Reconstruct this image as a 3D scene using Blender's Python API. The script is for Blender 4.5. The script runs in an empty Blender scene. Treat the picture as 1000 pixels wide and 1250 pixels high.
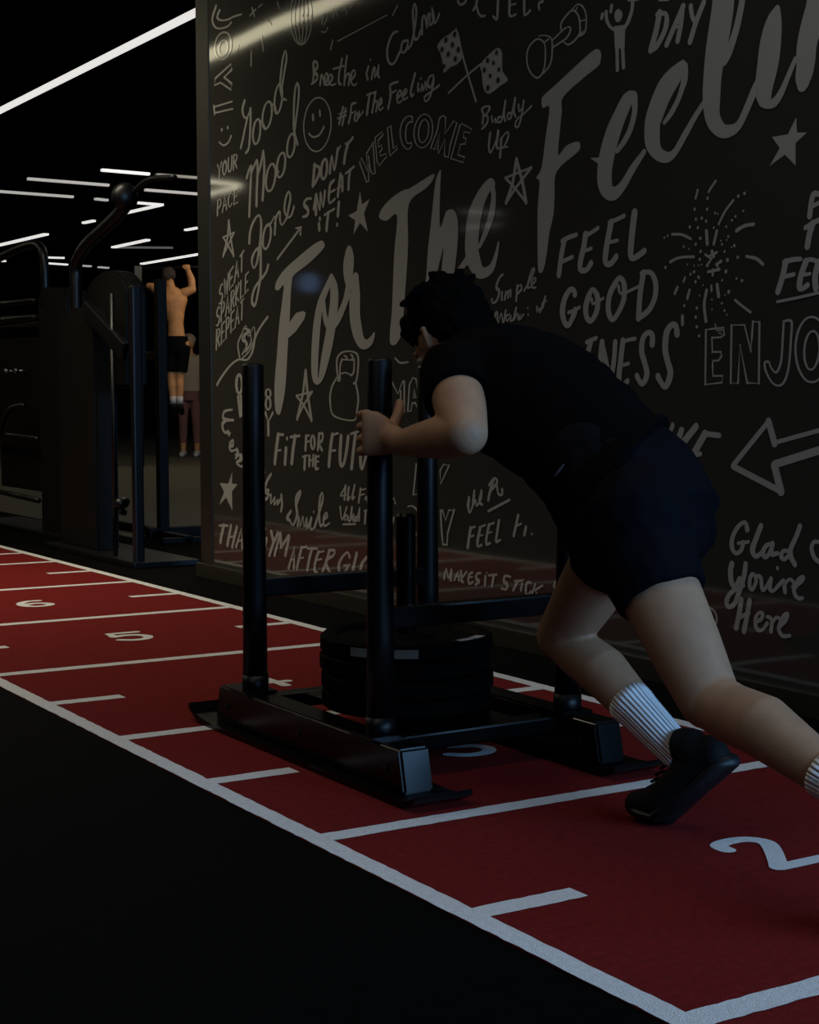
import bpy, bmesh, math, random
from mathutils import Vector, Matrix, noise
from mathutils.geometry import tessellate_polygon

random.seed(7)
S = bpy.context.scene
COL = S.collection

# ------------------------------------------------------------------ camera, world, light, exposure
FW = Vector((0.52543, 0.84770, -0.07265)).normalized()
RT = Vector((0.84997, -0.52682, -0.00116)).normalized()
UP = RT.cross(FW).normalized()
RT = FW.cross(UP).normalized()
cam_d = bpy.data.cameras.new('camera')
cam = bpy.data.objects.new('camera', cam_d)
COL.objects.link(cam)
M = Matrix(((RT.x, UP.x, -FW.x, 0), (RT.y, UP.y, -FW.y, 0), (RT.z, UP.z, -FW.z, 0.85), (0, 0, 0, 1)))
cam.matrix_world = M
cam_d.sensor_fit = 'HORIZONTAL'
cam_d.sensor_width = 36.0
cam_d.lens = 36.0 * 1.92988
cam_d.clip_start = 0.05
cam_d.clip_end = 200
S.camera = cam

S.view_settings.view_transform = 'Standard'
S.view_settings.look = 'None'
S.view_settings.gamma = 1.0
S.view_settings.exposure = 0.0
S.view_settings.use_curve_mapping = False

W = bpy.data.worlds.new('world')
S.world = W
W.use_nodes = True
W.node_tree.nodes['Background'].inputs[0].default_value = (0.9, 0.85, 0.75, 1)
W.node_tree.nodes['Background'].inputs[1].default_value = 0.004


def area(name, loc, target, size, size_y, power, color):
    d = bpy.data.lights.new(name, 'AREA')
    d.shape = 'RECTANGLE'
    d.size = size
    d.size_y = size_y
    d.energy = power
    d.color = color
    o = bpy.data.objects.new(name, d)
    COL.objects.link(o)
    o.location = loc
    dr = Vector(target) - Vector(loc)
    o.rotation_euler = dr.to_track_quat('-Z', 'Y').to_euler()
    return o


# cool daylight through the glass front of the gym, behind and to the right of the camera
area('daylight', (4.1, -3.8, 2.3), (2.2, 3.4, 0.5), 7.2, 2.3, 465, (0.28, 0.58, 1.0))
# warm ceiling lights over the lane, above the frame
area('lane_ceiling_light', (0.95, 2.4, 3.45), (1.15, 2.4, 0), 0.5, 4.4, 23, (1.0, 0.94, 0.84))
warm = area('lane_ceiling_light', (0.9, 7.3, 3.45), (1.2, 7.3, 0), 0.4, 3.8, 56, (1.0, 0.90, 0.69))
warm.data.spread = math.radians(120)
area('gym_ceiling_light', (6.5, 12.5, 3.45), (6.5, 12.5, 0), 1.0, 5.0, 24, (1.0, 0.88, 0.66))
area('gym_ceiling_light', (8.6, 16.6, 3.45), (8.2, 18.6, 1.4), 3.0, 2.0, 60, (1.0, 0.84, 0.62))
blue_lamp = area('added_blue_lamp', (-1.6, 14.6, 2.03), (3.1, 5.8, 1.32), 0.20, 0.20, 0.075, (0.30, 0.52, 1.0))  # added unseen lamp; its mirror image makes the blue spot on the wall
blue_lamp.data.shape = 'ELLIPSE'


# ------------------------------------------------------------------ materials
def mat(name, col, rough=0.5, metal=0.0, spec=0.5, bump=0.0, bscale=200.0, var=0.0, vscale=8.0, emit=None, es=0.0, coat=0.0):
    m = bpy.data.materials.new(name)
    m.use_nodes = True
    nt = m.node_tree
    b = nt.nodes['Principled BSDF']
    b.inputs['Base Color'].default_value = (*col, 1)
    b.inputs['Roughness'].default_value = rough
    b.inputs['Metallic'].default_value = metal
    b.inputs['Specular IOR Level'].default_value = spec
    b.inputs['Coat Weight'].default_value = coat
    b.inputs['Coat Roughness'].default_value = 0.05
    tc = nt.nodes.new('ShaderNodeTexCoord')
    if var > 0:
        n = nt.nodes.new('ShaderNodeTexNoise')
        n.inputs['Scale'].default_value = vscale
        n.inputs['Detail'].default_value = 6
        nt.links.new(tc.outputs['Object'], n.inputs['Vector'])
        r = nt.nodes.new('ShaderNodeMapRange')
        r.inputs[1].default_value = 0.25
        r.inputs[2].default_value = 0.75
        r.inputs[3].default_value = 1 - var
        r.inputs[4].default_value = 1 + var
        nt.links.new(n.outputs['Fac'], r.inputs[0])
        mx = nt.nodes.new('ShaderNodeVectorMath')
        mx.operation = 'SCALE'
        mx.inputs[0].default_value = col
        nt.links.new(r.outputs[0], mx.inputs['Scale'])
        nt.links.new(mx.outputs[0], b.inputs['Base Color'])
    if bump > 0:
        n = nt.nodes.new('ShaderNodeTexNoise')
        n.inputs['Scale'].default_value = bscale
        n.inputs['Detail'].default_value = 4
        nt.links.new(tc.outputs['Object'], n.inputs['Vector'])
        bp = nt.nodes.new('ShaderNodeBump')
        bp.inputs['Strength'].default_value = bump
        bp.inputs['Distance'].default_value = 0.01
        nt.links.new(n.outputs['Fac'], bp.inputs['Height'])
        nt.links.new(bp.outputs[0], b.inputs['Normal'])
    if emit:
        b.inputs['Emission Color'].default_value = (*emit, 1)
        b.inputs['Emission Strength'].default_value = es
    return m


M_TURF = mat('red_turf', (0.190, 0.0140, 0.0125), 0.95, spec=0.1, bump=0.6, bscale=420, var=0.22, vscale=60)
M_LINE = mat('white_turf', (0.78, 0.76, 0.74), 0.95, spec=0.1, bump=0.5, bscale=420, var=0.10, vscale=90)
M_RUBBER = mat('black_rubber_floor', (0.0022, 0.0021, 0.0020), 0.85, spec=0.04, bump=0.25, bscale=300, var=0.35, vscale=40)
M_GYMFLOOR = mat('grey_gym_floor', (0.10, 0.094, 0.068), 0.6, spec=0.3, var=0.15, vscale=3)
M_WALL = mat('black_gloss_panel', (0.042, 0.041, 0.036), 0.055, spec=0.5)
M_PAINT = mat('grey_wall_lettering', (0.385, 0.385, 0.358), 0.045, spec=0.5)
M_TRIM = mat('dark_metal_trim', (0.018, 0.017, 0.014), 0.35, spec=0.4)
M_BASE = mat('dark_baseboard', (0.022, 0.020, 0.014), 0.45, spec=0.4)
M_CEIL = mat('black_ceiling', (0.001, 0.001, 0.001), 1.0, spec=0.0)
M_DARKWALL = mat('dark_wall', (0.004, 0.004, 0.004), 0.9, spec=0.1)
M_STEEL = mat('black_powder_coat', (0.0014, 0.0014, 0.0019), 0.24, spec=0.25, bump=0.0, bscale=500)
M_STEELEDGE = mat('worn_black_steel', (0.005, 0.005, 0.005), 0.35, spec=0.5)
M_GRIP = mat('black_grip_sleeve', (0.0012, 0.0012, 0.0018), 0.42, spec=0.28)
M_BUMPER = mat('black_bumper_rubber', (0.0009, 0.0009, 0.0011), 0.7, spec=0.06, bump=0.1, bscale=150)
M_BAND = mat('pale_rim_print', (0.12, 0.115, 0.10), 0.5)
M_MARK = mat('pale_cloth_print', (0.10, 0.10, 0.12), 0.8, spec=0.1)
M_PLATEMARK = mat('white_plate_marks', (0.42, 0.42, 0.44), 0.5)
M_SKIN = mat('skin', (0.335, 0.185, 0.108), 0.6, spec=0.35, var=0.12, vscale=25)
M_TAN = mat('tanned_skin', (0.47, 0.225, 0.090), 0.55, spec=0.35, var=0.2, vscale=12)
M_SHIRT = mat('black_shirt_cloth', (0.0013, 0.0011, 0.0013), 0.9, spec=0.05, bump=0.15, bscale=600)
M_SHORTS = mat('navy_black_shorts_cloth', (0.0013, 0.0014, 0.0034), 0.8, spec=0.08, bump=0.15, bscale=500)
M_HAIR = mat('dark_hair', (0.0012, 0.0009, 0.0008), 0.8, spec=0.04, bump=0.5, bscale=150)
M_SOCK = mat('white_ribbed_sock', (0.86, 0.87, 0.90), 0.9, spec=0.1)
M_SHOE = mat('black_shoe_mesh', (0.0022, 0.0024, 0.0028), 0.7, spec=0.2, bump=0.3, bscale=400)
M_SOLE = mat('black_shoe_sole', (0.005, 0.006, 0.008), 0.5, spec=0.4)
M_EYE = mat('eye', (0.5, 0.5, 0.48), 0.2)
M_LIP = mat('lips', (0.25, 0.10, 0.09), 0.5)
M_TUBE = mat('light_diffuser', (0.8, 0.8, 0.8), 0.5, emit=(1.0, 0.98, 0.95), es=0.78)
M_DIM = mat('dim_light_diffuser', (0.6, 0.6, 0.6), 0.5, emit=(1.0, 0.96, 0.92), es=0.34)
M_FAINT = mat('faint_light_diffuser', (0.4, 0.4, 0.4), 0.5, emit=(1.0, 0.96, 0.92), es=0.07)
M_STRIP = mat('bright_light_diffuser', (0.8, 0.8, 0.8), 0.5, emit=(1.0, 0.91, 0.62), es=4.2)
M_HOUSING = mat('black_light_housing', (0.001, 0.001, 0.001), 1.0, spec=0.0)
M_STRIP2 = mat('soft_light_diffuser', (0.8, 0.8, 0.8), 0.5, emit=(1.0, 0.92, 0.66), es=5.5)
M_BROWNHAIR = mat('brown_hair', (0.045, 0.035, 0.028), 0.8, spec=0.1)
M_MACH = mat('black_machine_frame', (0.0018, 0.0018, 0.0030), 0.40, spec=0.5)
M_SHROUD = mat('dark_machine_shroud', (0.0035, 0.0030, 0.0025), 0.6, spec=0.2)
M_CHROME = mat('chrome', (0.35, 0.35, 0.36), 0.3, metal=1.0)
M_GREYCLOTH = mat('grey_cloth', (0.17, 0.15, 0.15), 0.9)
M_PINKCLOTH = mat('dull_red_cloth', (0.16, 0.07, 0.06), 0.9)
M_WHITE = mat('white_cloth', (0.45, 0.43, 0.42), 0.8)
M_PALE = mat('pale_tan_cloth', (0.33, 0.25, 0.17), 0.8)


def wave(m, scale, dist, strength):
    """very slight waviness of a large glossy panel"""
    nt = m.node_tree
    b = nt.nodes['Principled BSDF']
    tc = nt.nodes.new('ShaderNodeTexCoord')
    mp = nt.nodes.new('ShaderNodeMapping')
    mp.inputs['Scale'].default_value = (1, 1.0, 0.35)
    n = nt.nodes.new('ShaderNodeTexNoise')
    n.inputs['Scale'].default_value = scale
    n.inputs['Detail'].default_value = 1
    bp = nt.nodes.new('ShaderNodeBump')
    bp.inputs['Strength'].default_value = strength
    bp.inputs['Distance'].default_value = dist
    nt.links.new(tc.outputs['Object'], mp.inputs[0])
    nt.links.new(mp.outputs[0], n.inputs['Vector'])
    nt.links.new(n.outputs['Fac'], bp.inputs['Height'])
    nt.links.new(bp.outputs[0], b.inputs['Normal'])


wave(M_WALL, 0.9, 0.006, 0.6)


def ribs(m):
    nt = m.node_tree
    b = nt.nodes['Principled BSDF']
    uv = nt.nodes.new('ShaderNodeUVMap')
    w = nt.nodes.new('ShaderNodeTexWave')
    w.bands_direction = 'X'
    w.inputs['Scale'].default_value = 9.0
    nt.links.new(uv.outputs[0], w.inputs['Vector'])
    bp = nt.nodes.new('ShaderNodeBump')
    bp.inputs['Strength'].default_value = 1.0
    bp.inputs['Distance'].default_value = 0.004
    nt.links.new(w.outputs['Fac'], bp.inputs['Height'])
    nt.links.new(bp.outputs[0], b.inputs['Normal'])


ribs(M_SOCK)


# ------------------------------------------------------------------ mesh helpers
def obj(name, bm, m, parent=None, smooth=False, recalc=True):
    if recalc:
        bmesh.ops.recalc_face_normals(bm, faces=bm.faces)
    me = bpy.data.meshes.new(name)
    bm.to_mesh(me)
    bm.free()
    me.materials.append(m)
    if smooth:
        for p in me.polygons:
            p.use_smooth = True
    o = bpy.data.objects.new(name, me)
    COL.objects.link(o)
    if parent is not None:
        o.parent = parent
        o.matrix_parent_inverse = Matrix.Translation(-world_loc(parent))
    return o


def world_loc(o):
    v = Vector(o.location)
    return v


def thing(name, label, cat, loc, group=None):
    o = bpy.data.objects.new(name, None)
    o.empty_display_size = 0.1
    COL.objects.link(o)
    o.location = loc
    tag(o, label, cat, group)
    return o


def tag(o, label, cat, group=None):
    o['label'] = label
    o['category'] = cat
    if group:
        o['group'] = group
    return o


def struct(name, bm, m):
    o = obj(name, bm, m)
    o['kind'] = 'structure'
    return o


def box(bm, lo, hi, bev=0.0, rot=None, piv=None):
    lo = Vector(lo)
    hi = Vector(hi)
    r = bmesh.ops.create_cube(bm, size=1.0)
    vs = r['verts']
    c = (lo + hi) / 2
    d = hi - lo
    for v in vs:
        v.co = Vector((v.co.x * d.x, v.co.y * d.y, v.co.z * d.z)) + c
    if bev > 0:
        es = list({e for v in vs for e in v.link_edges})
        rr = bmesh.ops.bevel(bm, geom=es, offset=bev, segments=2, affect='EDGES', profile=0.6)
        vs = list({v for f in rr['faces'] for v in f.verts} | {v for v in vs if v.is_valid})
    if rot is not None:
        p = Vector(piv) if piv is not None else c
        for v in vs:
            v.co = rot @ (v.co - p) + p
    return vs


def frame_of(t):
    t = t.normalized()
    a = Vector((0, 0, 1)) if abs(t.z) < 0.9 else Vector((1, 0, 0))
    n = t.cross(a).normalized()
    return n, t.cross(n).normalized()


def tube(bm, pts, rad, seg=16, cap=True, roundcap=False, flat=1.0):
    """tube through points; rad a number or one per point"""
    pts = [Vector(p) for p in pts]
    if not isinstance(rad, (list, tuple)):
        rad = [rad] * len(pts)
    rad = list(rad)
    if roundcap:
        t0 = (pts[0] - pts[1]).normalized()
        t1 = (pts[-1] - pts[-2]).normalized()
        pre, pr, post, por = [], [], [], []
        for k in (0.98, 0.85, 0.6, 0.3):
            pre.append(pts[0] + t0 * rad[0] * k)
            pr.append(rad[0] * math.sqrt(1 - k * k))
        for k in (0.3, 0.6, 0.85, 0.98):
            post.append(pts[-1] + t1 * rad[-1] * k)
            por.append(rad[-1] * math.sqrt(1 - k * k))
        pts = pre + pts + post
        rad = pr + rad + por
    rings = []
    n = None
    for i, p in enumerate(pts):
        a = pts[max(i - 1, 0)]
        b = pts[min(i + 1, len(pts) - 1)]
        t = (b - a).normalized()
        if n is None:
            n, bb = frame_of(t)
        else:
            n = (n - t * n.dot(t)).normalized()
            bb = t.cross(n).normalized()
        ring = []
        for k in range(seg):
            an = 2 * math.pi * k / seg
            ring.append(bm.verts.new(p + n * math.cos(an) * rad[i] + bb * math.sin(an) * rad[i] * flat))
        rings.append(ring)
    for i in range(len(rings) - 1):
        for k in range(seg):
            bm.faces.new((rings[i][k], rings[i][(k + 1) % seg], rings[i + 1][(k + 1) % seg], rings[i + 1][k]))
    if cap:
        bm.faces.new(rings[0][::-1])
        bm.faces.new(rings[-1])
    return rings


def lathe(bm, prof, c, seg=48):
    """profile of (radius, z), closed on the axis or hollow, about a vertical axis through c"""
    rings = []
    for r, z in prof:
        rings.append([bm.verts.new((c[0] + r * math.cos(2 * math.pi * k / seg), c[1] + r * math.sin(2 * math.pi * k / seg), c[2] + z)) for k in range(seg)])
    for i in range(len(rings) - 1):
        for k in range(seg):
            bm.faces.new((rings[i][k], rings[i][(k + 1) % seg], rings[i + 1][(k + 1) % seg], rings[i + 1][k]))
    return rings


def ellipsoid(bm, c, r, rot=None, sub=3):
    rr = bmesh.ops.create_icosphere(bm, subdivisions=sub, radius=1.0)
    for v in rr['verts']:
        p = Vector((v.co.x * r[0], v.co.y * r[1], v.co.z * r[2]))
        if rot is not None:
            p = rot @ p
        v.co = p + Vector(c)
    return rr['verts']


def loft(bm, secs, seg=28):
    """secs: (centre, side vector, up vector) giving an ellipse each"""
    rings = []
    for c, a, b in secs:
        c, a, b = Vector(c), Vector(a), Vector(b)
        rings.append([bm.verts.new(c + a * math.cos(2 * math.pi * k / seg) + b * math.sin(2 * math.pi * k / seg)) for k in range(seg)])
    for i in range(len(rings) - 1):
        for k in range(seg):
            bm.faces.new((rings[i][k], rings[i][(k + 1) % seg], rings[i + 1][(k + 1) % seg], rings[i + 1][k]))
    bm.faces.new(rings[0][::-1])
    bm.faces.new(rings[-1])


def fuse(name, bm, m, voxel, smooth_it, parent=None, disp=None):
    """one continuous surface grown over overlapping closed shapes"""
    bmesh.ops.recalc_face_normals(bm, faces=bm.faces)
    me = bpy.data.meshes.new('tmp')
    bm.to_mesh(me)
    bm.free()
    t = bpy.data.objects.new('tmp', me)
    COL.objects.link(t)
    r = t.modifiers.new('r', 'REMESH')
    r.mode = 'VOXEL'
    r.voxel_size = voxel
    s = t.modifiers.new('s', 'SMOOTH')
    s.factor = 0.5
    s.iterations = smooth_it
    dg = bpy.context.evaluated_depsgraph_get()
    dg.update()
    res = bpy.data.meshes.new_from_object(t.evaluated_get(dg))
    bpy.data.objects.remove(t)
    bpy.data.meshes.remove(me)
    res.name = name
    if disp:
        ns = [v.normal.copy() for v in res.vertices]
        for v, n in zip(res.vertices, ns):
            v.co = v.co + n * disp(v.co, n)
    res.materials.clear()
    res.materials.append(m)
    for p in res.polygons:
        p.use_smooth = True
    o = bpy.data.objects.new(name, res)
    COL.objects.link(o)
    if parent is not None:
        o.parent = parent
        o.matrix_parent_inverse = Matrix.Translation(-world_loc(parent))
    return o


def catmull(P, closed, n=5):
    out = []
    L = len(P)
    rng = range(L if closed else L - 1)
    for i in rng:
        p0 = P[(i - 1) % L] if (closed or i > 0) else P[i]
        p1 = P[i]
        p2 = P[(i + 1) % L]
        p3 = P[(i + 2) % L] if (closed or i + 2 < L) else P[(i + 1) % L]
        for k in range(n):
            t = k / n
            out.append(tuple(0.5 * (2 * p1[j] + (p2[j] - p0[j]) * t + (2 * p0[j] - 5 * p1[j] + 4 * p2[j] - p3[j]) * t * t + (3 * p1[j] - p0[j] - 3 * p2[j] + p3[j]) * t ** 3) for j in range(len(p1))))
    if not closed:
        out.append(tuple(P[-1]))
    return out


def ribbon(bm, P, closed, place):
    """flat painted stroke: P = (u, v, half width) with round ends; place(u, v, i) puts it on its surface"""
    n = len(P)
    L, R = [], []
    for i, (u, v, h) in enumerate(P):
        a = P[(i - 1) % n] if (closed or i > 0) else P[i]
        b = P[(i + 1) % n] if (closed or i < n - 1) else P[i]
        t = Vector((b[0] - a[0], b[1] - a[1]))
        if t.length < 1e-9:
            t = Vector((1, 0))
        t.normalize()
        L.append(place(u - t.y * h, v + t.x * h, i))
        R.append(place(u + t.y * h, v - t.x * h, i))

    def tri(a, b, c):
        bm.faces.new([bm.verts.new(p) for p in (a, b, c)])

    for i in range(n if closed else n - 1):
        j = (i + 1) % n
        tri(L[i], R[i], R[j])
        tri(L[i], R[j], L[j])
        # round joint
        u, v, h = P[j]
        if h > 0:
            ring = [place(u + h * 0.98 * math.cos(k * math.pi / 4), v + h * 0.98 * math.sin(k * math.pi / 4), j + 0.4) for k in range(8)]
            bm.faces.new([bm.verts.new(p) for p in ring])
    if not closed:
        u, v, h = P[0]
        ring = [place(u + h * math.cos(k * math.pi / 6), v + h * math.sin(k * math.pi / 6), 0.4) for k in range(12)]
        bm.faces.new([bm.verts.new(p) for p in ring])
        u, v, h = P[-1]
        ring = [place(u + h * math.cos(k * math.pi / 6), v + h * math.sin(k * math.pi / 6), n + 0.4) for k in range(12)]
        bm.faces.new([bm.verts.new(p) for p in ring])

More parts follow.
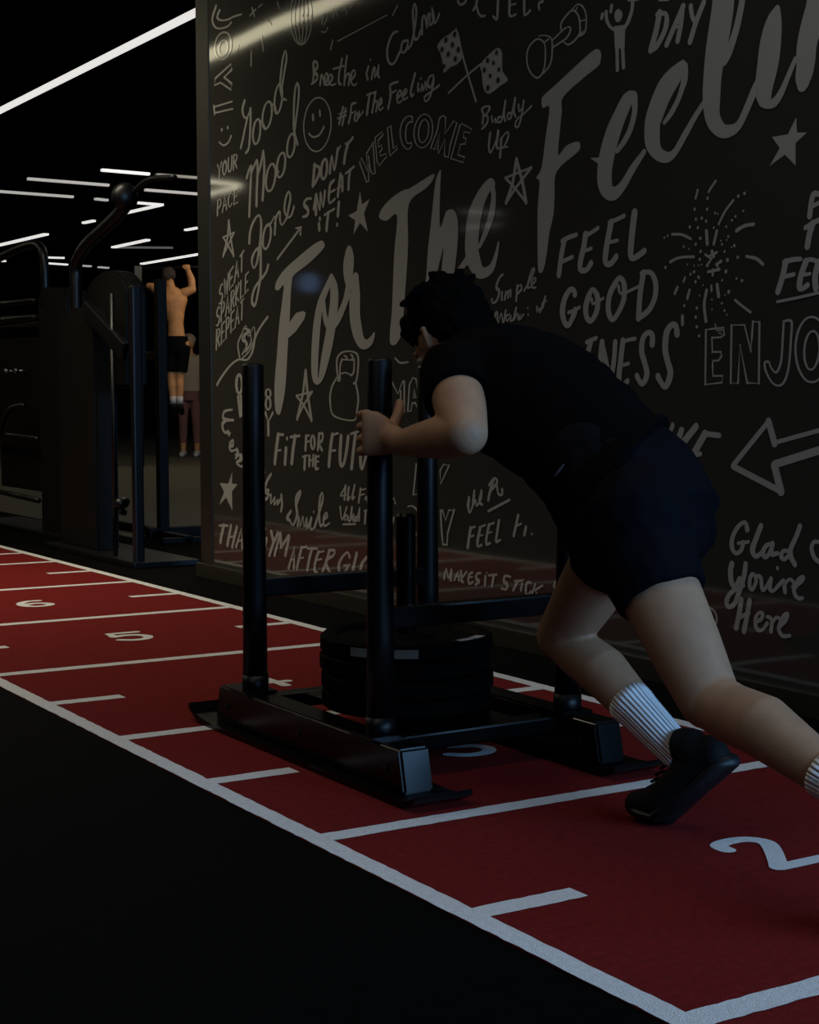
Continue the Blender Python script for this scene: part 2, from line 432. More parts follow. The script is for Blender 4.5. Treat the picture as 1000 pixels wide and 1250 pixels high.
MURAL = [
('outlined_joy_lettering', 'outlined letters JOY running sideways down the wall edge', 's6654 2610 9 6695 2560 9 6650 2513 4 6546 2498 4 6495 2508 5;s6616 2584 8 6642 2561 8 6603 2538 4 6525 2527 4 6471 2528 4 6392 2522 4;c6499 2401 9 6527 2373 6 6577 2362 4 6629 2375 4 6664 2405 7 6667 2443 9 6638 2472 6 6588 2481 4 6536 2469 4 6503 2438 7;c6537 2402 9 6552 2386 7 6578 2380 4 6605 2386 4 6622 2403 7 6624 2423 9 6608 2440 7 6582 2445 4 6555 2439 4 6538 2422 7;q6669 2292 6 6503 2327 4 6494 2302 7 6572 2281 9 6495 2240 6 6504 2215 4 6614 2265 4 6677 2263 4;p6676 2167 4 6493 2162 4;p6673 2139 4 6487 2129 4;p6686 2171 8 6677 2136 8'),
('smile_doodle', 'small smile under the sideways letters', 's6634 2003 4 6588 1982 4 6537 1989 5 6510 2012 7;d6605 2054 9;d6543 2054 9'),
('short_line_doodles', 'short vertical line marks by the balloon drawing', 'p6298 2344 6 6302 2286 6;p6425 2393 6 6439 2367 6;p6196 2391 5 6182 2326 5;p6288 2529 5 6263 2488 5;p6250 2515 4 6308 2499 4;p6225 2518 3 6187 2523 3;s6157 2453 3 6130 2442 3 6106 2422 3;p6046 2501 4 6032 2476 4'),
('balloon_doodle', 'ribbed balloon drawing in the bright reflection', 'c5744 2381 6 5762 2320 5 5809 2288 3 5867 2299 3 5914 2349 5 5931 2418 6 5912 2480 6 5864 2511 3 5806 2499 3 5761 2449 5;c5780 2388 5 5791 2325 5 5820 2290 4 5855 2297 3 5884 2343 5 5894 2411 5 5882 2474 5 5853 2509 4 5817 2501 3 5790 2455 5;c5818 2396 5 5823 2331 5 5832 2292 5 5843 2295 4 5852 2337 5 5855 2403 5 5850 2468 5 5841 2506 5 5829 2504 4 5821 2461 5'),
('good_lettering', 'script word Good slanting upward', 's6369 2144 10 6391 2109 10 6366 2071 5 6326 2082 7 6309 2101 9 6312 2035 10 6321 1969 10 6334 1931 9 6361 1919 7;s6339 2073 9 6366 2026 9 6388 1984 9 6410 1949 9;c6217 1989 10 6231 1960 9 6253 1945 5 6274 1949 6 6286 1971 9 6285 2002 10 6270 2031 9 6248 2046 5 6227 2042 6 6215 2020 9;c6108 2041 9 6127 2011 8 6154 1996 5 6180 2001 6 6194 2025 9 6191 2059 9 6172 2089 8 6144 2105 5 6118 2099 6 6104 2075 9;s6240 2046 4 6196 2027 5 6165 1994 6;c6009 2095 9 6025 2063 8 6047 2045 6 6068 2049 6 6079 2074 9 6077 2109 9 6061 2142 8 6039 2160 6 6018 2155 6 6007 2131 9;s6010 2143 9 5989 2199 9 5966 2254 9 5975 2289 4 5997 2265 9 6017 2204 9 6025 2151 9 6010 2105 6 5969 2085 4;s6108 2088 4 6077 2083 5 6063 2048 7'),
('mood_lettering', 'script word Mood slanting upward', 's6354 1811 10 6331 1840 9 6307 1851 10 6315 1784 11 6323 1717 11 6331 1644 11;s6314 1821 9 6275 1856 8 6249 1869 9 6247 1805 11 6255 1744 11 6259 1682 11;s6250 1805 10 6211 1856 10 6189 1906 6 6180 1836 11 6188 1770 11 6198 1701 11;c6078 1777 10 6097 1746 8 6124 1729 5 6150 1734 6 6164 1757 10 6161 1791 10 6141 1823 8 6114 1839 5 6088 1834 6 6074 1810 9;c5987 1818 10 6004 1790 8 6028 1776 5 6050 1780 6 6062 1801 9 6059 1831 10 6042 1859 8 6018 1873 5 5996 1869 6 5984 1848 9;s6094 1828 3 6063 1819 4 6045 1797 5;c5898 1888 9 5913 1862 8 5935 1848 5 5955 1852 6 5966 1872 9 5963 1900 9 5948 1926 8 5926 1940 5 5906 1935 6 5895 1916 9;s5898 1951 9 5882 2002 9 5866 2053 9 5857 2115 9 5877 2137 7 5896 2095 9 5904 2016 9 5902 1952 9 5872 1892 8'),
('zone_lettering', 'script word Zone with a long looping tail', 's6333 1527 11 6323 1575 10 6286 1617 8 6237 1636 5 6216 1605 10 6221 1543 11 6240 1472 11;s6223 1538 11 6222 1459 11 6226 1375 11 6247 1314 10 6280 1253 8 6312 1269 11 6292 1316 9 6246 1348 7 6176 1383 8 6150 1415 9;s6230 1499 5 6275 1486 7 6309 1449 10 6290 1413 4 6257 1439 9 6239 1494 9;c6126 1533 10 6143 1504 8 6166 1488 6 6188 1491 6 6199 1512 10 6195 1543 10 6178 1572 9 6154 1588 6 6133 1585 6 6122 1564 10;s6153 1582 5 6116 1595 6 6085 1617 4 6079 1587 9 6086 1543 9;s6085 1587 8 6060 1623 7 6036 1629 7 6036 1599 8 6018 1575 4 5976 1599 7 5958 1635 9 5939 1677 9 5951 1705 5 5975 1691 8 5993 1650 9 5988 1622 7 5958 1600 4 5928 1610 7 5907 1638 8'),
('pace_lettering', 'faded hand lettered words YOUR PACE near the short reflection', 'p6653 1903 6 6635 1874 4 6611 1908 7;p6635 1874 7 6638 1843 7;s6575 1912 6 6593 1895 7 6598 1866 7 6581 1850 4 6562 1871 7 6560 1899 7 6575 1912 5;s6538 1917 7 6541 1870 7 6525 1857 4 6507 1874 7 6501 1921 7;p6487 1862 7 6481 1923 7;s6481 1923 3 6456 1924 3 6449 1912 7 6463 1895 5 6484 1891 4;p6471 1893 6 6452 1866 6;p6659 1679 8 6653 1742 7;s6653 1742 3 6626 1745 3 6619 1730 7 6633 1712 5 6656 1707 4;p6604 1688 7 6575 1754 4 6560 1695 7;p6593 1712 4 6567 1716 4;s6499 1757 4 6515 1764 4 6536 1742 7 6539 1714 7 6524 1701 3 6503 1714 5;p6441 1776 4 6479 1770 7 6485 1708 6 6447 1714 4;p6482 1740 4 6452 1745 4'),
('outlined_star_doodle', 'small outlined star near the wall edge, left of script word Zone', 'p6541 1641 8 6553 1572 8 6604 1488 8;p6541 1641 8 6523 1569 8 6494 1482 8;p6604 1488 6 6540 1542 6 6485 1584 6;p6494 1482 6 6554 1537 6 6602 1573 5;p6602 1573 4 6485 1584 4'),
('sweat_lettering', 'small slanted words SWEAT SPARKLE REPEAT near the wall edge', 's6609 1359 3 6623 1362 5 6645 1334 7 6639 1319 4 6619 1320 5 6616 1301 7 6636 1278 5 6654 1277 3;p6592 1380 7 6588 1306 4 6572 1372 5 6567 1318 6 6550 1404 7;p6497 1434 5 6534 1413 7 6540 1333 6 6503 1354 5;p6537 1375 5 6508 1391 5;p6487 1364 7 6460 1454 5 6446 1387 7;p6476 1397 5 6452 1411 5;p6426 1474 5 6386 1496 5;p6406 1485 7 6412 1407 7;s6642 1255 4 6655 1261 5 6675 1237 7 6669 1220 5 6651 1218 6 6649 1198 7 6667 1178 5 6684 1180 3;p6629 1195 7 6623 1275 7;s6623 1275 4 6599 1283 3 6593 1267 7 6606 1242 6 6626 1231 5;p6580 1217 7 6555 1305 4 6543 1234 7;p6571 1249 4 6548 1259 4;p6526 1241 7 6520 1320 7;s6520 1320 4 6497 1328 3 6491 1314 7 6504 1290 6 6523 1279 5;p6511 1285 6 6494 1256 6;p6476 1264 7 6470 1343 7;p6440 1356 7 6473 1300 7 6444 1279 5;p6420 1364 7 6426 1287 7 6396 1300 4;p6340 1400 4 6372 1386 7 6378 1308 6 6346 1323 4;p6375 1348 4 6350 1360 4;p6684 1071 8 6677 1155 8;s6677 1155 4 6653 1163 3 6647 1148 7 6660 1122 6 6681 1111 5;p6668 1117 7 6650 1086 7;p6592 1194 4 6626 1178 7 6633 1094 7 6598 1110 4;p6629 1138 4 6603 1150 4;p6580 1119 7 6574 1202 7;s6574 1202 4 6551 1210 4 6545 1193 7 6557 1167 6 6577 1156 5;p6491 1240 4 6524 1224 7 6530 1142 7 6497 1157 4;p6527 1185 4 6501 1197 4;p6482 1164 7 6457 1255 4 6445 1181 7;p6472 1197 4 6450 1207 4;p6426 1269 4 6390 1285 4;p6408 1277 7 6414 1195 7'),
('climbing_rope_doodle', 'curved rope drawing with a knot of squiggles', 's6683 907 8 6623 948 7 6539 992 6 6456 1017 5 6363 1016 5 6309 1054 9 6282 1110 9 6230 1154 7 6160 1194 7;s6442 1028 7 6457 1087 7 6414 1132 5 6373 1165 3 6348 1118 3 6295 1157 3 6289 1105 6 6349 1049 4 6416 1022 4;s6415 1039 5 6361 1084 7 6414 1109 7 6347 1141 3 6322 1094 6 6375 1050 5;s6400 1155 3 6334 1141 6 6387 1120 6 6362 1061 6'),
('arrow_doodle', 'thin arrow pointing up to the right', 'p6066 1435 6 5853 1547 6;p5894 1549 4 5845 1550 5 5854 1523 8'),
('smiley_doodle', 'outlined smiling face between the script words', 'c5588 1927 5 5619 1870 4 5682 1841 3 5753 1853 3 5806 1901 4 5818 1968 5 5785 2026 4 5720 2053 3 5650 2039 3 5600 1991 4;p5740 1989 8 5737 1972 8;p5682 1997 7 5678 1980 7;s5772 1920 5 5752 1907 4 5718 1900 4 5680 1905 5 5646 1929 6'),
('breathe_lettering', 'script words Breathe in Calm', 's5738 2122 8 5730 2155 8 5732 2197 8 5704 2194 5 5699 2175 8 5727 2159 8 5699 2142 7 5710 2123 6 5749 2116 5;s5677 2102 8 5666 2136 6 5650 2120 6 5639 2093 4 5612 2119 8 5625 2137 4 5639 2118 7 5618 2089 4 5574 2108 7 5590 2126 4 5607 2108 7 5585 2084 4 5548 2083 4;s5497 2170 7 5520 2119 7 5523 2085 7 5504 2073 4;p5567 2144 4 5482 2141 4;s5458 2173 7 5472 2121 7 5479 2069 7;s5477 2081 6 5456 2104 5 5437 2098 6 5444 2063 7;s5425 2076 5 5394 2092 6 5402 2111 3 5421 2101 7 5425 2072 6 5405 2053 3 5382 2056 4;p5292 2104 7 5307 2082 7 5297 2058 6;d5277 2128 5;s5267 2056 7 5257 2084 7 5243 2091 6 5243 2057 4 5223 2078 6 5214 2095 6 5219 2062 7 5209 2051 5;s5076 2195 4 5113 2192 6 5146 2156 8 5151 2118 8 5132 2088 5 5099 2085 5 5071 2109 7 5053 2122 7;s5007 2149 4 5039 2150 6 5051 2129 7 5039 2110 4 5012 2121 7 5002 2148 4 5005 2120 5 4984 2126 5;s4984 2128 7 4962 2177 7 4948 2240 7 4961 2271 4 4972 2245 7 4966 2192 7 4962 2149 6 4939 2143 5 4921 2165 7;s4910 2154 7 4908 2204 7 4891 2212 5 4877 2170 4 4873 2206 7 4856 2212 6 4860 2176 5 4830 2189 7 4843 2232 4 4834 2189 6 4817 2177 5 4795 2200 6'),
('hashtag_lettering', 'small lettering reading #ForTheFeeling', 'p5523 1924 7 5491 1982 7;p5497 1917 7 5470 1974 7;p5533 1946 4 5465 1948 4;p5523 1962 3 5460 1962 3;s5388 1984 4 5422 1982 6 5429 1948 7 5445 1917 7;p5429 1950 3 5388 1952 3;c5374 1926 7 5379 1918 6 5387 1915 4 5394 1916 4 5399 1923 6 5398 1931 7 5393 1939 6 5386 1943 4 5378 1942 4 5374 1935 6;s5363 1928 7 5363 1948 4 5353 1931 3 5333 1943 5;s5303 1929 8 5293 1967 8 5282 2000 7;p5302 2000 4 5233 2001 4;p5239 1997 7 5263 1930 7;s5257 1949 6 5238 1967 4 5225 1958 6 5234 1929 6;s5219 1946 5 5195 1956 6 5200 1972 4 5216 1955 7 5210 1929 4 5185 1935 4;s5147 1927 7 5128 1975 7 5133 2009 6 5076 2012 4;p5138 1976 4 5090 1983 4;s5086 1954 4 5053 1963 6 5063 1979 4 5081 1963 7 5077 1936 4 5049 1938 4;s5044 1952 5 5016 1966 6 5021 1977 4 5039 1965 6 5040 1942 4 5007 1944 4;s4957 2020 7 4985 1966 7 4980 1944 5 4967 1949 5;s4935 1981 6 4937 1956 5 4926 1961 4;d4917 1997 5;s4913 1954 6 4908 1977 3 4898 1952 4 4886 1982 3 4878 1953 5;s4830 1994 3 4860 1992 5 4869 1966 6 4847 1957 5 4830 1987 4 4834 1960 6 4856 1922 6 4882 1910 3 4891 1927 5 4847 1939 4 4791 1953 4'),
('quotation_lettering', 'faded quoted words with a long dash under the bright reflection', 'p5573 2255 5 5589 2225 5;p5531 2245 3 5155 2270 2;p5080 2288 4 5113 2262 4;s5658 2338 5 5642 2365 4 5615 2365 3 5620 2346 5 5642 2330 5;s5567 2345 5 5545 2361 3 5530 2343 4;s5493 2351 3 5472 2356 2 5457 2338 4;p5431 2353 3 5410 2359 3;s5664 2308 3 5632 2299 3 5610 2313 4'),
('yourself_lettering', 'cut off capitals of a word at the top of the wall', 's4678 2221 5 4661 2206 4 4633 2207 5 4621 2220 7;s4553 2217 7 4564 2184 7 4580 2172 6;s4564 2188 6 4548 2154 5 4529 2140 4 4509 2138 4;s4432 2187 7 4435 2140 7 4439 2113 6 4462 2126 4;s4364 2172 7 4367 2118 7 4356 2105 4 4330 2106 4;p4367 2143 3 4330 2140 3;s4283 2155 7 4282 2101 6 4271 2094 4 4250 2102 5;s4200 2096 5 4203 2114 5 4179 2117 4'),
('chequered_flag_doodles', 'two crossed chequered flags', 'g4808 2093 4774 2112 4732 2119 4688 2127 4669 2103 4657 2069 4647 2027 4681 2007 4727 2003 4765 1992 4775 2032 4791 2067;p4688 2127 5 4645 2027 5 4608 1949 5 4563 1860 5;p4736 1916 4 4624 1956 4 4536 1981 4;g4536 1979 4489 2003 4435 2017 4410 1998 4408 1963 4404 1934 4375 1901 4419 1889 4480 1873 4512 1889 4524 1922 4528 1949'),
('flag_check_marks', 'dark checks on the two crossed flags', 'd4748 2102 10;d4707 2078 10;d4774 2074 10;d4733 2050 10;d4669 2054 10;d4688 2026 10;d4692 2111 10;d4759 2013 9;d4489 1985 9;d4454 1971 8;d4436 2002 8;d4508 1957 9;d4475 1932 8;d4423 1944 8;d4428 1910 10;d4488 1894 10'),
('dumbbell_doodle', 'outlined dumbbell drawing', 'c4213 2004 3 4174 1984 3 4167 1941 4 4177 1897 4 4209 1880 3 4248 1905 3 4267 1942 4 4260 1983 4;s4203 2012 2 4171 2008 2 4139 1994 3 4130 1967 4 4138 1915 4 4177 1889 3;s4174 1986 3 4150 1992 3;p4132 1984 3 4064 2010 3;p4125 1962 3 4053 1977 3;s4071 2007 2 4044 2010 2 4035 2000 4 4043 1986 4 4057 1978 3;s4084 2010 4 4081 2032 4 4034 2056 3 4007 2047 3 3990 2022 4 3990 1977 4 4040 1955 3 4074 1971 2;s4027 2059 3 4001 2070 2 3974 2058 3 3956 2027 3 3960 1980 4 3990 1971 3;p4011 2052 3 4001 2060 3;p3990 1975 3 3970 1982 2;p3984 2016 2 3954 2014 2'),
('lifter_doodle', 'small figure holding weights over its head', 'g3820 2003 3805 2016 3786 2006 3782 1992 3792 1978 3811 1980;s3880 2006 8 3877 2013 8;s3836 2016 7 3833 2031 7;s3859 2017 8 3854 1991 7 3832 1965 5 3788 1949 5 3758 1964 8 3737 1998 8 3733 2028 8;f3820 1968 3767 1962 3769 1893 3816 1901;p3805 1907 8 3802 1836 8;p3779 1902 8 3773 1839 8;p3753 2030 3 3708 2023 3'),
('day_lettering', 'brush capitals DAY', 's3613 1965 12 3626 1919 12 3649 1867 12;s3624 1964 7 3587 1958 7 3580 1933 11 3594 1902 10 3623 1873 10 3643 1866 8;s3510 1963 10 3541 1921 10 3579 1869 10;s3513 1960 10 3518 1917 10 3531 1871 10;p3546 1911 4 3515 1907 4;s3477 1956 9 3471 1929 8 3460 1912 8;s3423 1956 10 3454 1908 10 3478 1858 10;p3613 2001 3 3573 1994 3'),
('for_the_lettering', 'large brush lettering reading For The', 'f5214 1542 5181 1569 5116 1595 5043 1612 5001 1613 4920 1630 4831 1647 4845 1621 4890 1600 5001 1559 5007 1425 5014 1339 5039 1167 5049 1102 5065 1070 5099 1046 5135 1050 5138 1094 5123 1177 5107 1379 5085 1524 5160 1512 5209 1524;f4792 1654 4784 1646 4790 1574 4790 1454 4753 1502 4725 1510 4696 1502 4677 1469 4674 1418 4682 1357 4696 1296 4701 1286 4753 1258 4782 1252 4780 1302 4767 1379 4796 1324 4836 1245 4885 1248 4880 1298 4870 1382 4850 1475 4821 1613;f4698 1283 4626 1337 4612 1351 4594 1304 4621 1306 4682 1267;s4456 1569 10 4478 1572 19 4531 1530 30 4571 1469 41 4585 1410 41 4585 1349 41 4557 1297 33 4521 1274 20 4468 1286 16 4440 1328 10 4425 1369 5;s4474 1569 17 4456 1537 13 4465 1474 17 4500 1413 14 4539 1366 8;f6086 1320 6068 1346 6000 1386 5869 1431 5743 1469 5670 1480 5645 1461 5665 1442 5778 1398 5911 1358 5932 1327 5942 1279 5955 1164 5968 1093 5979 1011 5995 901 6014 840 6040 789 6058 773 6083 783 6095 806 6099 901 6072 1041 6052 1152 6020 1261 6007 1321 6050 1304 6080 1306;f5955 1164 5896 1200 5832 1205 5809 1196 5824 1170 5897 1124 5974 1094;s5590 1322 21 5569 1279 32 5570 1216 34 5603 1103 36 5637 1025 34 5671 951 25 5699 915 13 5732 936 26 5731 1027 31 5713 1139 31 5684 1222 25 5623 1292 19 5590 1322 17;s5656 1242 13 5646 1178 18 5614 1135 17 5549 1153 21 5484 1217 20 5452 1272 24;s5446 1422 21 5446 1394 39 5452 1344 40 5442 1292 27 5411 1270 17;s5395 1309 26 5401 1249 41 5401 1167 41 5381 1105 38 5351 1064 27 5311 1053 18 5275 1067 16 5253 1091 7'),
('feeling_lettering', 'very large brush lettering reading Feelin', 'f4187 1803 4176 1818 4107 1844 4005 1884 3940 1908 3904 1916 3883 1902 3885 1875 3901 1861 3972 1838 4072 1797 4078 1753 4088 1693 4096 1620 4053 1643 3996 1648 3983 1634 3996 1615 4104 1568 4114 1490 4120 1432 4141 1376 4154 1314 4168 1269 4182 1253 4200 1262 4204 1330 4205 1457 4195 1545 4213 1560 4185 1590 4164 1683 4144 1776 4179 1779;f3933 1589 3872 1583 3871 1564 3897 1569;s3728 1751 11 3755 1737 26 3788 1698 30 3822 1648 35 3849 1588 37 3860 1542 36 3857 1502 34 3837 1473 24 3806 1468 20 3770 1488 16 3728 1530 14 3674 1574 9;s3723 1744 15 3720 1699 12 3738 1652 12 3766 1619 11 3799 1594 9;s3509 1800 13 3535 1778 29 3578 1747 37 3607 1711 38 3632 1667 37 3639 1641 35 3636 1599 33 3612 1562 21 3571 1545 16 3537 1556 12 3499 1595 12 3450 1647 10 3407 1685 9;s3503 1790 17 3500 1758 14 3511 1731 11 3527 1702 10 3556 1669 10 3585 1647 7;s3343 1961 43 3348 1912 45 3367 1826 44 3382 1753 38 3386 1689 36 3379 1630 29 3347 1592 21 3310 1584 17 3274 1596 13 3239 1644 13 3210 1689 13 3186 1719 7;s3268 1945 12 3270 1924 12 3290 1858 13 3319 1799 14 3334 1773 8;s3136 1879 11 3148 1845 31 3159 1793 40 3167 1740 40 3179 1688 35 3178 1654 27 3165 1635 13 3139 1636 13 3114 1659 11 3090 1697 9 3066 1735 8;s2995 1891 31 3000 1857 33 3011 1813 38 3026 1763 36 3029 1716 33 3036 1682 29 3039 1665 19'),
('dont_sweat_it_lettering', "hand lettered capitals DON'T SWEAT IT!", 's5728 1788 11 5737 1742 11 5743 1709 11;s5736 1789 5 5692 1776 7 5687 1752 10 5715 1724 9 5743 1706 8;c5622 1759 10 5632 1737 9 5647 1725 6 5662 1728 7 5671 1744 10 5670 1767 10 5660 1788 10 5645 1800 6 5630 1797 7 5622 1781 10;s5599 1744 10 5583 1806 6 5562 1750 7 5534 1826 10;p5513 1836 5 5524 1827 5;s5471 1840 5 5451 1837 6 5414 1855 7;s5451 1837 10 5472 1802 10 5482 1768 10;s5755 1657 5 5795 1659 6 5818 1640 10 5784 1615 9 5790 1594 8 5830 1590 5;s5716 1592 11 5713 1666 7 5683 1605 6 5677 1672 6 5655 1613 5 5640 1671 10;p5733 1615 10 5713 1666 10;s5562 1709 6 5595 1694 9 5606 1654 10 5601 1623 5 5558 1634 6;p5600 1664 5 5557 1670 5;p5536 1644 9 5514 1726 9 5499 1714 9 5499 1663 9;p5541 1673 4 5494 1683 4;p5472 1724 5 5405 1743 5;s5436 1732 9 5446 1698 9 5449 1663 9;s5683 1566 8 5686 1571 8;s5689 1527 10 5692 1548 10;p5645 1580 5 5563 1596 5;s5612 1585 10 5623 1547 10 5627 1519 10;s5526 1615 11 5534 1569 11;d5540 1532 9'),
('welcome_lettering', 'outlined capitals WELCOME on an arc', 'q5362 1753 4 5349 1769 3 5304 1716 3 5309 1781 4 5254 1818 3 5259 1804 4 5245 1699 4 5265 1697 3 5294 1735 4 5294 1675 4 5309 1672 3;p5294 1769 4 5279 1708 4;q5244 1832 4 5191 1846 2 5186 1834 4 5220 1819 4 5220 1792 3 5196 1798 2 5191 1783 4 5210 1773 4 5206 1758 2 5162 1762 2 5162 1748 3 5215 1723 2 5230 1742 4;q5152 1855 4 5129 1859 4 5110 1775 4 5086 1781 2 5082 1769 3 5134 1749 2 5138 1759 4;s4976 1870 2 5012 1876 2 5049 1857 4 5061 1821 4 5045 1781 3 5012 1758 2 4985 1761 3 4982 1777 3 5008 1778 2 5021 1801 4 5017 1839 4 4998 1852 3 4976 1852 2;p4976 1870 4 4976 1852 4;c4839 1795 4 4860 1763 3 4896 1749 2 4934 1757 2 4959 1784 4 4962 1821 4 4940 1853 3 4903 1867 2 4866 1858 2 4841 1831 3;c4865 1800 4 4877 1779 3 4898 1768 2 4919 1772 2 4931 1790 4 4931 1815 4 4919 1836 4 4898 1847 2 4877 1842 2 4865 1825 4;q4851 1741 4 4808 1795 4 4791 1838 4 4769 1844 2 4752 1833 4 4757 1778 2 4702 1814 3 4681 1804 4 4723 1733 4 4735 1693 3 4761 1701 4 4757 1760 2 4799 1715 3 4804 1730 4 4791 1783 2 4825 1733 3;q4660 1794 4 4648 1797 2 4587 1770 2 4599 1759 2 4636 1768 2 4640 1749 3 4623 1742 3 4627 1725 3 4656 1728 3 4673 1694 3 4631 1680 3 4640 1663 2 4718 1687 4'),
('solid_star_doodle', 'solid star left of the large word The', 'f5360 1645 5345 1591 5287 1606 5330 1555 5300 1482 5361 1523 5412 1482 5398 1536 5453 1559 5386 1570'),
('buddy_up_lettering', 'script words Buddy Up', 's4523 1781 6 4519 1811 5 4527 1830 5 4496 1834 3 4480 1825 6 4500 1808 4 4515 1806 4 4492 1798 4 4496 1777 5 4527 1762 4;s4468 1795 5 4464 1775 3 4445 1787 3 4445 1772 4 4434 1777 4;s4411 1786 3 4430 1785 5 4430 1770 3 4407 1777 5 4388 1835 5 4396 1793 5 4388 1770 5;s4354 1791 3 4373 1789 5 4373 1774 3 4354 1778 5 4332 1835 5 4339 1793 5 4328 1774 4;s4313 1810 5 4309 1788 3 4288 1802 4 4284 1818 5 4295 1773 5 4313 1740 4 4331 1745 4 4320 1764 4 4284 1776 3 4240 1795 4;s4476 1741 6 4484 1696 6 4472 1677 4 4433 1720 6 4430 1741 6 4437 1690 6 4422 1684 3;s4410 1713 6 4418 1653 6;s4418 1709 4 4380 1730 3 4369 1716 5 4395 1685 4 4418 1683 3 4372 1682 3'),
('star_outline_doodle', 'outlined star between the large words The and Feelin', 'p4324 1634 8 4345 1559 8 4382 1499 8;p4324 1634 7 4290 1558 8 4269 1488 8;p4382 1499 6 4332 1538 6 4241 1597 6;p4269 1488 5 4332 1541 5 4387 1581 5;p4387 1581 4 4241 1597 4'),
('solid_star_drawing', 'solid star under the end of the large word Feelin', 'f3061 1584 3057 1544 3022 1539 3062 1517 3060 1458 3100 1492 3156 1469 3119 1512 3149 1545 3090 1544'),
('feel_good_lettering', 'thick brush capitals FEEL GOOD ...TNESS', 's4062 1344 12 4076 1302 12 4089 1240 12;s4073 1345 8 4042 1353 8 3998 1359 7;s4076 1279 7 4018 1291 7;s3952 1355 13 3961 1317 13 3977 1274 13 3977 1249 10 3947 1245 9 3924 1264 11;s3958 1350 7 3922 1359 7 3890 1370 7;s3964 1303 6 3922 1310 6;s3826 1380 13 3841 1332 13 3853 1277 13 3847 1258 10 3825 1257 10 3800 1275 11;s3836 1381 7 3801 1387 7 3764 1395 7;s3844 1320 6 3794 1324 6;s3715 1399 14 3726 1338 14 3732 1283 13 3725 1265 9 3701 1269 10 3668 1282 10;s4003 1173 12 4010 1186 9 4030 1187 10 4057 1159 13 4067 1118 14 4053 1084 11 4032 1079 10 4009 1107 12 4002 1121 13;s4036 1117 6 4006 1122 6 3979 1131 6;c3914 1182 8 3891 1159 12 3893 1118 12 3919 1087 9 3942 1096 11 3949 1129 13 3933 1165 12;s3920 1152 7 3910 1139 5 3862 1153 5;c3780 1210 8 3761 1183 12 3767 1136 11 3810 1087 9 3835 1108 12 3833 1156 12 3805 1194 11;s3789 1185 7 3773 1162 5 3694 1179 5;s3673 1217 12 3687 1155 12 3693 1085 12;s3682 1217 7 3641 1217 8 3617 1186 11 3619 1144 11 3645 1107 10 3692 1084 9;s3943 1020 7 3894 1032 7;s3920 1023 11 3936 987 12 3949 950 12;s3865 1017 12 3871 977 12 3873 937 12;s3865 1009 12 3845 956 12 3828 896 12;s3801 1015 11 3807 956 11 3822 896 11;s3764 1018 12 3775 955 12 3781 903 12 3765 887 8 3740 897 9;s3767 1016 6 3739 1021 6 3708 1024 6;s3769 945 6 3738 950 6;s3630 1006 12 3630 1030 11 3648 1040 8 3672 1023 11 3677 984 12 3662 949 11 3652 918 12 3664 894 10 3679 890 9 3698 912 10;s3520 1032 12 3526 1055 10 3546 1057 10 3566 1035 13 3571 989 13 3559 951 12 3547 920 13 3558 889 12 3575 880 9 3602 909 11'),
('simple_lettering', 'small script words Simple Makes it', 's4400 1261 4 4421 1250 5 4439 1221 6 4421 1206 6 4434 1177 5 4459 1168 3 4464 1181 5;p4404 1202 5 4407 1176 5;p4390 1177 5 4381 1201 5;s4384 1192 4 4370 1204 3 4370 1182 5;s4370 1193 4 4354 1208 3 4355 1186 5;p4316 1219 5 4322 1169 5;s4319 1210 3 4298 1220 3 4291 1206 5 4314 1192 4;s4277 1199 4 4245 1231 4 4221 1263 5 4233 1265 4 4253 1227 5 4255 1208 4 4243 1210 3;s4238 1215 3 4213 1228 4 4216 1238 3 4232 1230 4 4234 1209 4 4210 1206 3;s4457 1087 5 4442 1129 5 4430 1132 5 4430 1093 3 4407 1131 3 4395 1096 3 4380 1139 5 4392 1104 5;s4358 1125 3 4377 1121 4 4373 1104 3 4350 1120 3 4354 1103 3 4335 1111 4 4320 1145 5 4335 1106 5 4313 1127 3 4309 1105 3 4298 1122 3 4301 1105 3 4279 1121 4;d4255 1142 4;d4255 1120 4;s4206 1144 4 4206 1127 3 4192 1139 3 4188 1126 4 4160 1175 4 4174 1138 4;p4181 1151 2 4153 1160 2;s4384 1071 4 4372 1060 3 4353 1063 3;d4338 1059 5;d4264 1069 5'),
